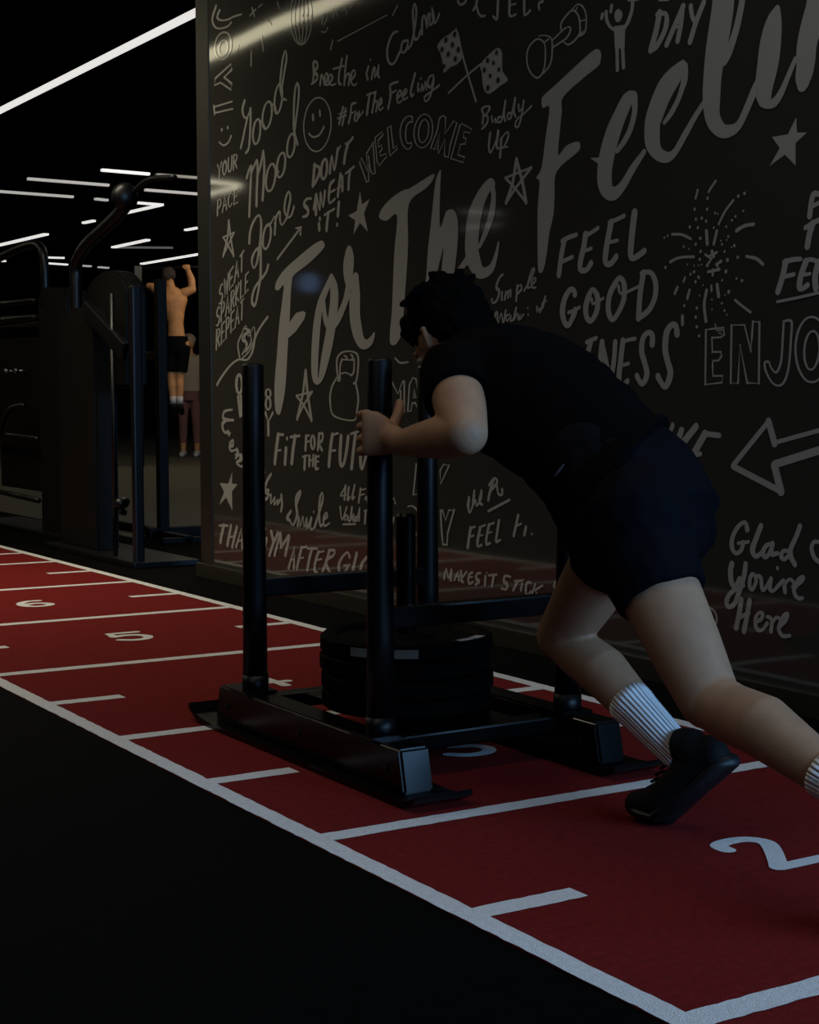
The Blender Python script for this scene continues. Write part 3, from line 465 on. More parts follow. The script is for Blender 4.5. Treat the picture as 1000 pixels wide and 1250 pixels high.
('firework_doodle', 'bursting firework drawn in dashes and dots', 's3547 1321 4 3504 1316 4 3466 1301 4;s3553 1242 5 3514 1251 4 3452 1249 4;s3239 1234 4 3201 1225 5 3175 1208 5;s3279 1308 6 3247 1318 5 3212 1319 5;s3281 1117 4 3249 1097 4 3220 1081 4;s3365 1453 4 3383 1437 4 3393 1426 4;s3439 1436 4 3447 1414 4;s3293 1392 4 3325 1365 4 3350 1332 4;p3400 1317 6 3396 1281 6;p3357 1314 5 3369 1278 5;s3396 1150 6 3405 1110 6 3397 1064 6;p3353 1163 6 3346 1131 6;p3469 1155 5 3478 1132 5;p3521 1166 5 3532 1149 5;p3498 1082 6 3497 1059 6;p3488 1192 4 3495 1181 4;p3378 1162 4 3376 1148 4;p3403 1251 4 3379 1238 5 3396 1220 5;p3390 1245 4 3356 1254 4;p3376 1258 6 3369 1244 6;p3392 1202 4 3345 1206 5 3356 1220 6 3339 1228 5;p3372 1205 5 3372 1192 5;d3450 1383 5;d3444 1354 5;d3437 1330 5;d3426 1299 5;d3445 1284 5;d3424 1262 5;d3427 1240 5;d3399 1378 5;d3402 1345 5;d3397 1409 5;d3420 1355 5;d3470 1335 5;d3273 1401 5;d3249 1406 5;d3287 1267 5;d3273 1234 5;d3314 1230 6;d3307 1141 6;d3255 1169 5;d3319 1198 6;d3253 1359 4;d3283 1347 4;d3297 1338 4;d3311 1294 4;d3319 1322 4;d3365 1364 4;d3371 1324 4;d3337 1275 4;d3326 1254 4;d3277 1176 4;d3495 1281 4;d3472 1273 3;d3355 1361 3;d3317 1285 3;d3340 1285 3;d3297 1263 3;d3483 1306 3;d3478 1229 3;d3451 1224 3;d3433 1223 3;d3420 1224 3;d3574 1227 5;d3465 1200 5;d3450 1206 5;d3431 1190 5;d3443 1177 5;d3490 1112 5;d3436 1102 5;d3440 1077 5;d3435 1049 5;d3426 1023 5;d3334 1175 4;d3334 1111 4;d3323 1090 4;d3428 1186 3;d3412 1166 3;d3425 1137 3;d3374 1123 3;d3373 1095 3;d3313 1078 3;d3320 1133 3;d3579 1314 4;d3566 1318 4'),
('feel_underlined_lettering', 'cut off brush letters over an underlined FEE', 's2977 1375 7 2997 1373 9 3007 1321 9;p2999 1345 6 2973 1353 6;s3021 1292 7 2998 1301 7 2969 1309 7;s2995 1301 10 3006 1274 10 3013 1243 10;s3090 1208 10 3101 1169 10 3117 1131 10;s3096 1208 7 3066 1212 7 3036 1212 6;p3098 1169 6 3059 1173 6;s3016 1204 10 3033 1169 10 3038 1139 10 3026 1134 7 3009 1142 8;s3022 1205 6 3001 1208 6 2984 1204 6;p3027 1169 5 3001 1171 5;s2972 1199 10 2983 1162 10 2979 1132 10;s3118 1104 4 3052 1110 4 2965 1120 4'),
('enjoy_lettering', 'large outlined capitals ENJO', 'q3398 1039 4 3374 1041 3 3326 1042 3 3323 1023 4 3336 1016 3 3373 1016 4 3370 976 4 3335 975 3 3333 963 4 3345 951 3 3367 951 3 3369 938 4 3366 908 3 3327 908 3 3330 889 3 3398 884 4;p3359 1052 3 3355 1035 2 3331 1036 2 3336 1025 2 3347 1029 2;q3294 1048 4 3243 1047 3 3216 973 3 3213 1016 4 3210 1055 4 3185 1052 4 3184 886 4 3229 887 4 3259 992 3 3265 887 4 3294 887 4;s3094 1050 4 3097 995 4 3101 946 4 3113 919 4 3125 916 3 3140 930 3 3147 943 3 3162 941 4 3157 918 4 3136 890 3 3112 879 3 3088 889 4 3072 931 4 3066 1001 4 3065 1049 4 3094 1050 3;c2933 971 4 2942 921 4 2970 891 3 3006 891 3 3036 923 4 3049 974 4 3039 1025 4 3010 1055 3 2974 1053 3 2945 1021 3;c2963 969 4 2971 940 4 2985 922 3 3002 923 3 3014 943 4 3017 973 4 3010 1002 4 2995 1019 3 2978 1018 3 2966 999 4'),
('arrow_outline_doodle', 'large outlined arrow pointing left', 'p2956 762 6 3121 725 6;p3121 723 11 3145 782 11;p3145 782 8 3280 658 8;p3280 655 9 3094 594 9;p3094 594 13 3120 663 13;p3120 666 11 2954 710 11'),
('five_lettering', "brush letters 'VE beside the shorts", 'p3535 767 8 3543 751 8;p3496 752 11 3522 704 11;p3434 764 11 3514 694 12;s3396 744 12 3448 680 12 3477 651 12;p3396 744 8 3337 740 8;p3448 680 7 3414 686 7;s3482 656 7 3459 641 7;p3379 549 15 3388 512 15;p3619 758 9 3567 766 9'),
('glad_lettering', "brush script Glad You're Here", 's3221 482 9 3229 501 6 3255 489 7 3278 457 8 3280 428 9 3264 412 6 3243 423 7 3236 444 8;s3256 441 5 3215 448 5;s3168 495 9 3187 457 9 3199 427 10 3186 410 7 3161 423 7;s3127 449 6 3147 442 7 3159 421 9 3146 411 6 3127 433 8 3122 451 8 3126 422 8 3102 426 6;s3063 435 6 3082 433 6 3089 418 8 3075 412 6 3053 432 7;s3022 505 8 3035 476 8 3054 442 8 3053 421 9 3038 401 8;s2950 468 5 2971 466 6 2979 448 7 2968 425 7 2949 414 6;s3279 380 10 3284 361 10 3280 331 10 3267 318 7 3247 342 8;s3224 385 9 3231 347 9 3248 305 9 3266 270 8 3289 258 7 3298 274 9 3277 302 7 3231 325 7;c3193 360 6 3182 343 7 3195 318 6 3207 324 7 3205 350 7;s3185 355 5 3165 354 7 3159 325 7 3149 323 6 3125 354 6;s3125 354 7 3129 328 8 3117 321 5 3100 335 6 3083 351 6;d3103 385 6;s3085 351 5 3078 351 7 3073 323 7;s3078 337 6 3066 353 5 3052 359 5 3032 342 6;s3046 340 5 3018 354 6 3007 369 7 3023 362 6 3039 338 7 3036 320 7 3022 311 6 3008 314 5;s3240 284 9 3247 246 9 3259 202 9;s3207 284 9 3216 242 9 3227 197 9;s3250 231 6 3208 251 6;s3182 228 5 3162 238 6 3155 253 7 3170 255 5 3183 235 7 3177 210 7 3157 209 5 3137 230 6;s3138 248 5 3125 246 6 3120 236 7 3122 210 7;s3120 232 6 3103 250 5 3088 247 5;s3092 225 6 3069 245 6 3062 264 7 3078 255 6 3090 232 7 3092 216 7 3077 203 6 3051 207 5'),
('roundel_doodle', 'small circle drawing behind the rear thigh', 's3397 246 3 3367 247 3 3345 235 4 3338 213 4 3352 185 4;s3378 223 4 3364 214 5 3358 199 5'),
('sideways_lettering', 'outlined letters hidden partly behind the front post', 'c6418 908 13 6424 884 12 6439 869 8 6458 869 8 6472 884 12 6477 908 14 6471 932 12 6456 947 8 6438 947 8 6423 932 12;q6460 849 12 6433 855 11 6427 773 12 6414 771 7 6441 767 11;c6137 866 9 6141 856 7 6152 850 4 6166 850 4 6178 856 7 6182 866 9 6177 876 7 6166 883 4 6152 882 4 6141 876 7;c6137 821 9 6142 806 8 6153 797 5 6167 797 5 6179 806 8 6183 821 9 6178 836 8 6167 845 5 6153 845 5 6141 836 8;p6186 781 10 6161 742 5 6117 782 8;p6161 742 11 6160 688 11'),
('every_lettering', 'script word running down beside the front post', 's6522 793 5 6606 784 7 6620 754 9 6565 748 5 6509 746 6 6586 742 6 6628 724 12 6608 691 7 6545 686 5;s6587 691 5 6566 695 6 6559 680 10;s6553 641 6 6518 654 7 6519 630 8 6553 629 10 6540 606 6 6485 613 5;s6478 613 10 6465 596 10 6492 589 6 6438 588 6 6445 573 10;s6493 574 6 6438 594 5 6425 571 8 6479 557 7 6466 546 6 6426 538 5 6412 551 8'),
('lower_star_doodle', 'solid star above the words THAT GYM', 'f6528 511 6536 457 6475 457 6534 421 6532 334 6596 391 6672 351 6618 415 6663 454 6571 455'),
('star_line_doodle', 'outlined star left of the kettlebell drawing', 'p5815 958 10 5839 866 9 5893 759 9;p5815 958 10 5799 865 10 5766 755 9;p5893 759 7 5834 817 6 5759 871 6;p5766 755 7 5834 817 6 5898 855 6;p5898 855 4 5759 871 4'),
('kettlebell_doodle', 'outlined kettlebell drawing', 's5535 916 7 5550 963 7 5545 1005 6 5502 1027 4 5428 1028 3 5382 1011 6 5379 965 7 5393 914 6 5417 902 4;s5524 921 6 5524 968 6 5507 999 6;s5434 935 4 5413 950 6 5410 997 6;s5524 939 3 5481 946 3 5429 933 3;s5551 926 5 5594 885 6 5606 832 7 5574 774 4 5415 758 3 5389 796 6 5378 848 7 5398 904 6;p5502 998 3 5413 994 3;s5491 1014 3 5465 1005 4 5476 998 4;s5439 1018 3 5418 1007 5 5429 997 4;s5545 916 3 5524 913 3'),
('fit_lettering', 'hand lettered capitals FIT FOR THE FUTU', 's6069 687 13 6088 624 13 6102 567 13;s6075 689 6 6020 690 6;p6088 619 5 6045 623 5;s5996 630 12 6006 568 12;d5986 674 9;s5912 684 12 5930 629 13 5943 573 13;p5953 681 6 5870 688 6;s5812 686 10 5815 659 10 5819 632 10;s5818 686 5 5784 692 4;p5813 662 4 5784 668 4;c5737 664 9 5740 648 8 5748 638 6 5758 637 6 5766 647 9 5769 663 9 5766 679 8 5758 689 6 5748 689 6 5740 679 9;s5698 699 9 5710 635 9;s5704 699 4 5671 700 7 5676 673 7 5704 662 9 5677 633 7;s5825 601 10 5831 552 10;p5846 601 4 5802 608 4;p5785 605 9 5788 567 9;p5750 609 8 5756 568 8;p5788 584 4 5750 593 4;s5728 605 9 5732 559 9 5706 557 4;p5728 605 4 5699 608 4;p5731 583 4 5705 586 4;s5588 696 12 5605 638 12 5617 573 12;s5593 696 5 5539 705 5;p5605 632 5 5561 636 5;s5518 692 12 5526 629 12 5524 582 11 5498 583 9 5476 631 11 5460 691 11;s5402 705 11 5418 643 11 5434 570 11;p5439 704 5 5376 716 5;s5361 649 11 5362 588 11 5347 573 8 5316 630 10'),
('your_smile_lettering', 'script words Your Smile', 's6209 546 10 6206 521 10;s6140 515 8 6178 485 9 6204 443 10;s6198 438 5 6166 445 8 6173 413 8 6199 406 7 6205 432 5 6148 423 5;s6141 424 9 6142 389 5 6104 417 5 6111 385 5 6073 410 4 6080 387 5 6042 420 7;s6042 429 9 6036 390 9 6046 361 8;s5904 397 8 5868 449 9 5879 451 6 5903 430 9 5907 397 10 5898 353 10 5935 309 5 5965 327 7 5989 336 10 5952 367 7;s5893 309 8 5881 349 4 5870 308 4 5846 351 4 5834 308 4 5811 348 4 5811 307 7 5788 325 7 5770 350 8 5782 317 9 5765 302 4 5737 320 5;d5750 376 6;s5742 314 8 5702 376 8 5670 432 8 5676 459 4 5696 431 9 5702 366 9 5691 323 7 5663 336 5;s5669 346 5 5635 364 7 5641 380 4 5663 357 8 5658 325 5 5613 339 4'),
('all_fun_lettering', 'small script words with a short underline beside the front rail', 's5525 456 5 5493 484 5 5482 495 7 5493 442 7;p5515 454 3 5477 461 3;s5456 491 7 5467 443 7 5446 455 4;s5409 503 6 5430 450 7 5409 457 4;s5362 490 7 5378 438 7;p5368 485 3 5322 492 3;p5373 464 3 5332 471 3;s5327 451 5 5317 462 4 5307 442 6;s5526 408 7 5510 359 4 5473 411 6;s5467 380 4 5489 374 6 5484 358 3 5457 376 3 5462 360 5 5441 366 6 5430 414 7 5441 364 6 5415 389 3 5420 363 7 5405 366 3;s5379 381 3 5405 374 5 5394 362 5 5368 418 3 5374 366 7;s5322 405 7 5328 358 7;p5337 404 3 5307 411 3;p5505 341 4 5405 349 4'),
('gym_lettering', 'hand lettered capitals THAT GYM AFTER GLO', 'p6674 256 6 6582 262 6;s6625 259 13 6647 218 13 6662 183 14;p6548 261 12 6587 174 12;p6486 260 11 6536 169 11;p6570 209 5 6500 220 5;p6494 172 10 6438 257 5 6430 175 12;p6476 198 5 6430 207 5;s6195 274 8 6214 261 12 6219 209 13 6196 199 7 6185 229 12;p6138 264 12 6120 225 12;p6075 266 9 6120 217 10 6158 162 10;p6108 166 10 6057 261 10;p6051 262 12 6045 211 12;p6039 212 8 5978 261 8;p5972 256 10 6009 175 10;p5980 121 9 5924 215 5 5931 128 11;p5961 156 4 5925 165 4;s5859 218 10 5883 171 10 5902 128 10;p5865 217 5 5812 227 5;p5881 172 4 5842 178 4;s5766 222 9 5790 179 10 5808 131 10;p5807 219 5 5721 226 5;s5709 213 9 5738 167 10 5744 134 11 5722 125 7;p5715 210 4 5664 220 4;p5727 177 4 5682 186 4;s5620 226 9 5643 181 9 5677 138 8;s5626 226 5 5576 230 7 5587 208 6 5648 181 9 5610 131 9;s5453 216 9 5469 231 5 5511 209 7 5539 175 10 5534 143 10 5507 138 6 5469 170 7;p5501 175 4 5448 183 4;s5395 232 10 5416 186 10 5427 148 11 5396 148 6;s5313 226 7 5354 196 9 5365 159 11 5339 151 6 5303 180 7'),
('make_every_lettering', 'outlined capitals MA with lettering under it behind the sled posts', 's5101 995 4 5063 977 4 5007 979 3;p5125 907 5 5082 862 3 5045 909 4 5035 906 6 5036 796 6 5059 794 5 5062 872 6;q4998 896 5 4975 920 3 4952 915 5 4916 804 5 4939 804 4 4957 828 4 4980 826 4 4989 797 4 5010 799 6;q4971 848 4 4966 881 2 4954 848 5;p4944 742 5 4944 761 4 4921 764 3;p4915 603 3 4950 602 5 4971 489 6 4915 492 3;p4919 583 5 4923 557 5 4919 535 5 4928 515 5;q4788 584 5 4764 608 3 4729 605 5 4784 537 3;s5010 441 3 4981 445 3 4948 434 5 4928 404 6 4928 369 6 4961 332 5;s4973 410 4 4961 393 5 4969 375 5;q4784 439 6 4772 442 5 4750 407 3 4729 445 4 4695 447 6 4737 361 5 4741 320 5 4768 318 5 4776 358 6;p5138 447 4 5108 469 3 5099 449 5;p5113 392 6 5126 360 6;s5139 233 5 5130 224 5;s4953 205 5 4936 233 3 4924 203 6'),
('power_lettering', 'script beginning the Po with an underline left of the torso', 's4611 467 6 4602 498 6 4606 462 7 4597 444 4 4574 479 6 4569 523 5 4578 474 6 4560 490 4 4555 470 4 4528 497 6 4524 526 5 4537 486 6 4519 477 5;s4452 567 7 4470 531 7 4483 495 7;s4479 546 5 4448 572 4 4430 558 6 4470 526 5;s4430 543 6 4421 518 5 4400 519 5 4400 534 7;p4483 456 5 4356 502 5'),
('feel_fit_lettering', 'hand lettered capitals FEEL beside a second cut off word', 's4592 390 8 4601 358 8 4610 321 8;s4597 387 4 4564 397 4;p4601 358 4 4573 365 4;s4532 394 7 4548 347 8 4546 329 5 4523 336 5;s4537 396 4 4501 407 4;p4541 365 3 4514 372 3;s4478 408 7 4493 361 7 4492 341 6 4469 347 4;s4483 408 4 4447 418 4;p4487 379 3 4460 386 3;s4417 427 7 4429 381 7 4434 355 6 4407 362 4;p4305 452 7 4330 383 7;p4322 414 4 4288 426 4;p4263 415 7 4271 390 7;d4229 396 5'),
('stick_lettering', 'small capitals reading MAKES IT STICK', 's4763 196 7 4748 232 4 4734 199 4 4714 233 5 4719 195 8;p4695 197 6 4671 229 4 4666 200 7;p4690 208 3 4662 214 3;p4652 231 7 4648 197 7;p4615 234 4 4648 207 5 4638 195 6;s4578 235 4 4601 222 6 4601 194 6 4573 202 4;p4596 215 3 4578 219 3;s4527 237 4 4550 232 5 4555 214 7 4536 208 7 4559 193 5;p4498 227 7 4500 199 7;d4489 241 4;p4478 234 4 4429 241 4;p4446 237 7 4457 200 7;s4350 241 4 4381 241 5 4389 222 7 4367 214 7 4376 196 5 4402 196 4;p4325 229 4 4282 235 4;p4308 230 6 4333 198 6;p4282 223 6 4289 202 6;d4274 239 4;s4232 233 4 4253 231 5 4261 205 7 4253 189 4 4232 203 5;p4207 230 5 4224 199 5;p4166 230 4 4207 211 5 4195 195 5'),
('end_mark_lettering', 'round letter shape beside the front knee', 's4063 257 3 4091 254 4 4106 236 5 4094 222 5;p4079 234 4 4071 225 4'),
]


# ------------------------------------------------------------------ the setting
bm = bmesh.new()
box(bm, (-10, -5, -0.12), (24, 9.05, -0.002))
box(bm, (-10, 9.05, -0.12), (3.62, 38, -0.002))
struct('floor', bm, M_RUBBER)
bm = bmesh.new()
box(bm, (3.62, 9.05, -0.12), (24, 38, -0.002))
struct('floor_back', bm, M_GYMFLOOR)
bm = bmesh.new()
box(bm, (-10, -5, 3.6), (24, 38, 3.75))
struct('ceiling', bm, M_CEIL)
bm = bmesh.new()
box(bm, (-10, 38, -0.002), (24, 38.2, 3.6))
struct('wall_back', bm, M_DARKWALL)
bm = bmesh.new()
box(bm, (-10.2, -5, -0.002), (-10, 38, 3.6))
struct('wall_left', bm, M_DARKWALL)
bm = bmesh.new()
box(bm, (24, -5, -0.002), (24.2, 38, 3.6))
struct('wall_far_side', bm, M_DARKWALL)

UW = 3.1
bm = bmesh.new()
box(bm, (UW, 1.2, -0.002), (UW + 0.22, 6.74, 3.6))
wall = struct('wall_right', bm, M_WALL)
wall['label'] = 'black glossy panel wall covered in grey hand lettering'
bm = bmesh.new()
box(bm, (UW - 0.004, 6.74, 0.0), (UW + 0.224, 6.875, 3.6), bev=0.003)
t = struct('trim_wall_end', bm, M_TRIM)
bm = bmesh.new()
box(bm, (UW - 0.022, 1.2, -0.002), (UW - 0.0005, 6.90, 0.066), bev=0.004)
struct('baseboard_right', bm, M_BASE)


def wall_place(off):
    return lambda u, v, i=0: (UW - 0.0012 - off - i * 0.00001, u / 1000.0, v / 1000.0)


for gname, glabel, body in MURAL:
    bm = bmesh.new()
    for si, st in enumerate(body.split(';')):
        k = st[0]
        n = list(map(float, st[1:].split()))
        pl = wall_place((si % 12) * 0.00013 + (0.0030 if 'check_marks' in gname else 0))
        if k in 'fg':
            P = [(n[i], n[i + 1]) for i in range(0, len(n), 2)]
            if k == 'g' or len(P) > 12:
                P = catmull(P, True, 4)
            vs = [bm.verts.new(pl(*p)) for p in P]
            for a, b, c in tessellate_polygon([[Vector((p[0], p[1], 0)) for p in P]]):
                bm.faces.new((vs[a], vs[b], vs[c]))
        elif k == 'd':
            vs = [bm.verts.new(pl(n[0] + n[2] * math.cos(a * math.pi / 5), n[1] + n[2] * math.sin(a * math.pi / 5))) for a in range(10)]
            bm.faces.new(vs)
        else:
            P = [(n[i], n[i + 1], n[i + 2]) for i in range(0, len(n), 3)]
            closed = k in 'cq'
            if k in 'sc' and len(P) > 2:
                P = catmull(P, closed, 5)
            ribbon(bm, P, closed, pl)
    o = obj(gname, bm, M_WALL if 'check_marks' in gname else M_PAINT, wall, recalc=False)
    for p in o.data.polygons:
        if p.normal.x > 0:
            p.flip()
    o['label'] = glabel

# ------------------------------------------------------------------ the running lane
X0, X1, BW = 1.4454, 2.7272, 0.0441
V0, DV, LW = 1.5842, 1.05294, 0.052
lane = thing('running_lane', 'red artificial turf sprint lane with white lines and numbers along the lettered wall', 'lane', (2.086, 6.0, 0))
bm = bmesh.new()
box(bm, (X0 - BW, -2.5, -0.0018), (X1 + BW, 15.0, 0.0))
obj('turf', bm, M_TURF, lane)


def sheet(name, x0, x1, y0, y1, label=None, jag=0.0015):
    """painted line with a slightly ragged pile edge"""
    bm = bmesh.new()
    along_y = (y1 - y0) > (x1 - x0)
    ln = (y1 - y0) if along_y else (x1 - x0)
    n = max(4, int(ln / 0.02))
    A, B = [], []
    for i in range(n + 1):
        t = i / n
        j0, j1 = random.uniform(-jag, jag), random.uniform(-jag, jag)
        if along_y:
            A.append(bm.verts.new((x0 + j0, y0 + t * ln, 0.0016)))
            B.append(bm.verts.new((x1 + j1, y0 + t * ln, 0.0016)))
        else:
            A.append(bm.verts.new((x0 + t * ln, y0 + j0, 0.0012)))
            B.append(bm.verts.new((x0 + t * ln, y1 + j1, 0.0012)))
    for i in range(n):
        bm.faces.new((A[i], B[i], B[i + 1], A[i + 1]))
    o = obj(name, bm, M_LINE, lane)
    for p in o.data.polygons:
        if p.normal.z < 0:
            p.flip()
    if label:
        o['label'] = label
    return o


sheet('border_line', X0 - BW, X0, -2.5, 15.0, 'white border line on the side nearest the camera')
sheet('border_line', X1, X1 + BW, -2.5, 15.0, 'white border line on the wall side')
for k in range(-2, 11):
    y = V0 + k * DV
    sheet('cross_line', X0, X1, y - LW / 2, y + LW / 2)
    yt = y + DV / 2
    sheet('tick_mark', X0, X0 + 0.205, yt - LW / 2, yt + LW / 2)
    sheet('tick_mark', X1 - 0.212, X1, yt - LW / 2, yt + LW / 2)

NUMS = {
    2: [('s', [(-.052, .052), (-.046, .080), (-.015, .092), (.028, .086), (.046, .056), (.030, .020), (-.020, -.045), (-.050, -.080)]), ('p', [(-.050, -.080), (.068, -.080)])],
    3: [('s', [(-.052, .066), (-.020, .092), (.028, .086), (.044, .050), (.018, .012), (-.008, .006)]), ('s', [(-.008, .006), (.038, -.010), (.058, -.050), (.030, -.088), (-.024, -.090), (-.058, -.062)])],
    4: [('p', [(.030, -.095), (.030, .090), (-.060, -.035), (.065, -.035)])],
    5: [('p', [(.058, .088), (-.042, .088), (-.052, .012)]), ('s', [(-.052, .012), (-.015, .026), (.035, .012), (.055, -.035), (.025, -.085), (-.025, -.090), (-.060, -.066)])],
    6: [('s', [(.048, .085), (.0, .080), (-.042, .035), (-.056, -.035), (-.030, -.085), (.020, -.090), (.054, -.055), (.040, -.012), (.0, .002), (-.044, -.024)])],
}
WORDS = {2: 'two', 3: 'three', 4: 'four', 5: 'five', 6: 'six'}
for k, strokes in NUMS.items():
    cy = V0 + (k - 1.5) * DV
    cx = 2.093
    bm = bmesh.new()
    for i, (kind, P) in enumerate(strokes):
        P = [(cx + x, cy + y, 0.0175) for x, y in P]
        if kind == 's':
            P = catmull(P, False, 5)
        ribbon(bm, P, False, lambda u, v, j, i=i: (u, v, 0.0013 + i * 0.0003 + j * 0.00001))
    o = obj('number_' + WORDS[k], bm, M_LINE, lane, recalc=False)
    for p in o.data.polygons:
        if p.normal.z < 0:
            p.flip()
    o['label'] = 'white number ' + str(k)

# ------------------------------------------------------------------ the push sled
SX0, SX1, SYF, SYR = 1.752, 2.272, 3.575, 2.955
sled = thing('push_sled', 'black steel push sled with four upright posts loaded with plates on the red lane', 'sled', (2.01, 3.26, 0))


def runner(xc):
    bm = bmesh.new()
    w = 0.037
    prof = [(2.782, 0.014), (2.803, 0.108), (3.700, 0.108), (3.722, 0.014)]
    a = [bm.verts.new((xc - w, y, z)) for y, z in prof]
    b = [bm.verts.new((xc + w, y, z)) for y, z in prof]
    bm.faces.new(a)
    bm.faces.new(b[::-1])
    for i in range(4):
        bm.faces.new((a[i], a[(i + 1) % 4], b[(i + 1) % 4], b[i]))
    bmesh.ops.bevel(bm, geom=list(bm.edges), offset=0.006, segments=3, affect='EDGES')
    r = obj('runner', bm, M_STEEL, sled)
    bm = bmesh.new()
    s = 0.072
    prof = [(2.690, 0.030), (2.725, 0.014), (2.780, 0.010), (3.700, 0.010), (3.770, 0.018), (3.815, 0.040)]
    top = [[bm.verts.new((xc + e * s, y, z + 0.005)) for e in (-1, 1)] for y, z in prof]
    bot = [[bm.verts.new((xc + e * s, y, max(z - 0.009, 0.0025))) for e in (-1, 1)] for y, z in prof]
    for i in range(len(prof) - 1):
        bm.faces.new((top[i][0], top[i][1], top[i + 1][1], top[i + 1][0]))
        bm.faces.new((bot[i][0], bot[i + 1][0], bot[i + 1][1], bot[i][1]))
        for e in (0, 1):
            bm.faces.new((top[i][e], top[i + 1][e], bot[i + 1][e], bot[i][e]))
    for i in (0, -1):
        bm.faces.new((top[i][0], bot[i][0], bot[i][1], top[i][1]))
    sk = obj('skid_plate', bm, M_STEEL, sled)
    kids = [sk]
    for y in (2.86, 3.26, 3.65):
        bm = bmesh.new()
        tube(bm, [(xc - w - 0.005, y, 0.06), (xc - w + 0.004, y, 0.06)], 0.008, seg=8)
        kids.append(obj('bolt', bm, M_STEELEDGE, sled))
    for c in kids:
        c.parent = r
        c.matrix_parent_inverse = Matrix.Identity(4)
    return r


for xc in (SX0 - 0.003, SX1):
    runner(xc)
for xc in (SX0 + 0.004, SX1):
    for yc in (SYF, SYR):
        bm = bmesh.new()
        tube(bm, [(xc, yc, 0.100), (xc, yc, 0.15)], 0.0335, seg=24)
        p = obj('post', bm, M_GRIP, sled, smooth=False)
        bm = bmesh.new()
        tube(bm, [(xc, yc, 0.145), (xc, yc, 0.33), (xc, yc, 0.55), (xc, yc, 0.926), (xc, yc, 0.933)], [0.0312, 0.0305, 0.0282, 0.0272, 0.023], seg=24)
        g = obj('grip', bm, M_GRIP, sled)
        bm = bmesh.new()
        box(bm, (xc - 0.05, yc - 0.05, 0.106), (xc + 0.036, yc + 0.05, 0.114))
        f = obj('foot_plate', bm, M_STEEL, sled)
        for c in (g, f):
            c.parent = p
            c.matrix_parent_inverse = Matrix.Identity(4)
        for q in (p, g):
            for pl in q.data.polygons:
                pl.use_smooth = len(pl.vertices) == 4
for yc, z in ((SYF, 0.371), (SYR, 0.366)):
    bm = bmesh.new()
    box(bm, (SX0 + 0.012, yc - 0.020, z - 0.024), (SX1 - 0.012, yc + 0.020, z + 0.024), bev=0.005)
    obj('upper_crossbar', bm, M_STEEL, sled)
for yc in (SYF - 0.02, SYR + 0.015):
    bm = bmesh.new()
    box(bm, (SX0 + 0.03, yc - 0.03, 0.062), (SX1 - 0.03, yc + 0.03, 0.100), bev=0.005)
    obj('base_crossbar', bm, M_STEEL, sled)
bm = bmesh.new()
box(bm, (1.87, 3.0, 0.086), (2.15, 3.53, 0.098), bev=0.002)
obj('plate_tray', bm, M_STEEL, sled)
PX, PY = 2.015, 3.268
bm = bmesh.new()
tube(bm, [(PX, PY, 0.098), (PX, PY, 0.560), (PX, PY, 0.568)], [0.0245, 0.0245, 0.020], seg=24)
obj('weight_pin', bm, M_STEEL, sled)

# ------------------------------------------------------------------ plates stacked on the sled
PLN = ['lowest weight plate of the stack lying on the sled tray',
       'second black weight plate from the bottom of the sled stack',
       'third black weight plate from the bottom of the sled stack',
       'topmost black weight plate of the sled stack with pale rim print']
z = 0.099
for i, lab in enumerate(PLN):
    R = (0.207, 0.211, 0.209, 0.211)[i]
    h = 0.0435
    ox, oy = ((0, 0), (0.002, -0.003), (-0.002, 0.002), (0.001, 0))[i]
    t = thing('weight_plate', lab, 'weight plate', (PX + ox, PY + oy, z), 'weight plates stacked on the sled')
    c = (PX + ox, PY + oy, z)
    bm = bmesh.new()
    prof = [(0.026, 0.004), (0.06, 0.004), (0.075, 0.010), (R - 0.045, 0.010), (R - 0.035, 0.0), (R - 0.008, 0.0), (R, 0.007), (R, h - 0.007), (R - 0.008, h), (R - 0.035, h), (R - 0.045, h - 0.010), (0.075, h - 0.010), (0.06, h - 0.001), (0.026, h - 0.001), (0.026, 0.004)]
    lathe(bm, prof, c, 64)
    bmesh.ops.remove_doubles(bm, verts=bm.verts, dist=1e-5)
    o = obj('plate_body', bm, M_BUMPER, t, smooth=False)
    if i == 3:
        bm = bmesh.new()

        def arcband(a0, a1, z0, z1):
            n = 14
            vs = []
            for k in range(n + 1):
                a = math.radians(a0 + (a1 - a0) * k / n)
                vs.append((bm.verts.new((c[0] + (R + .0008) * math.cos(a), c[1] + (R + .0008) * math.sin(a), c[2] + z0)), bm.verts.new((c[0] + (R + .0008) * math.cos(a), c[1] + (R + .0008) * math.sin(a), c[2] + z1))))
            for k in range(n):
                bm.faces.new((vs[k][0], vs[k + 1][0], vs[k + 1][1], vs[k][1]))
        arcband(200, 246, 0.011, 0.032)
        o = obj('rim_print', bm, M_BAND, t)
        o['label'] = 'pale band printed on the rim'
        bm = bmesh.new()
        for a0, a1, r0, r1 in ((278, 292, 0.178, 0.202), (294, 308, 0.176, 0.203)):
            n = 6
            vs = []
            for k in range(n + 1):
                a = math.radians(a0 + (a1 - a0) * k / n)
                vs.append([bm.verts.new((c[0] + r * math.cos(a), c[1] + r * math.sin(a), c[2] + h + 0.0006)) for r in (r0 + 0.004 * (k % 2), r1)])
            for k in range(n):
                bm.faces.new((vs[k][0], vs[k + 1][0], vs[k + 1][1], vs[k][1]))
        o = obj('face_marks', bm, M_PLATEMARK, t)  # two white patches on the upper face of the top plate
        o['label'] = 'white marks on the upper face'
    z += h + 0.0012


# ------------------------------------------------------------------ the person pushing the sled
man = thing('person', 'person in black shirt, dark shorts and white socks leaning forward to push the sled', 'person', (2.01, 2.3, 0))
V = Vector
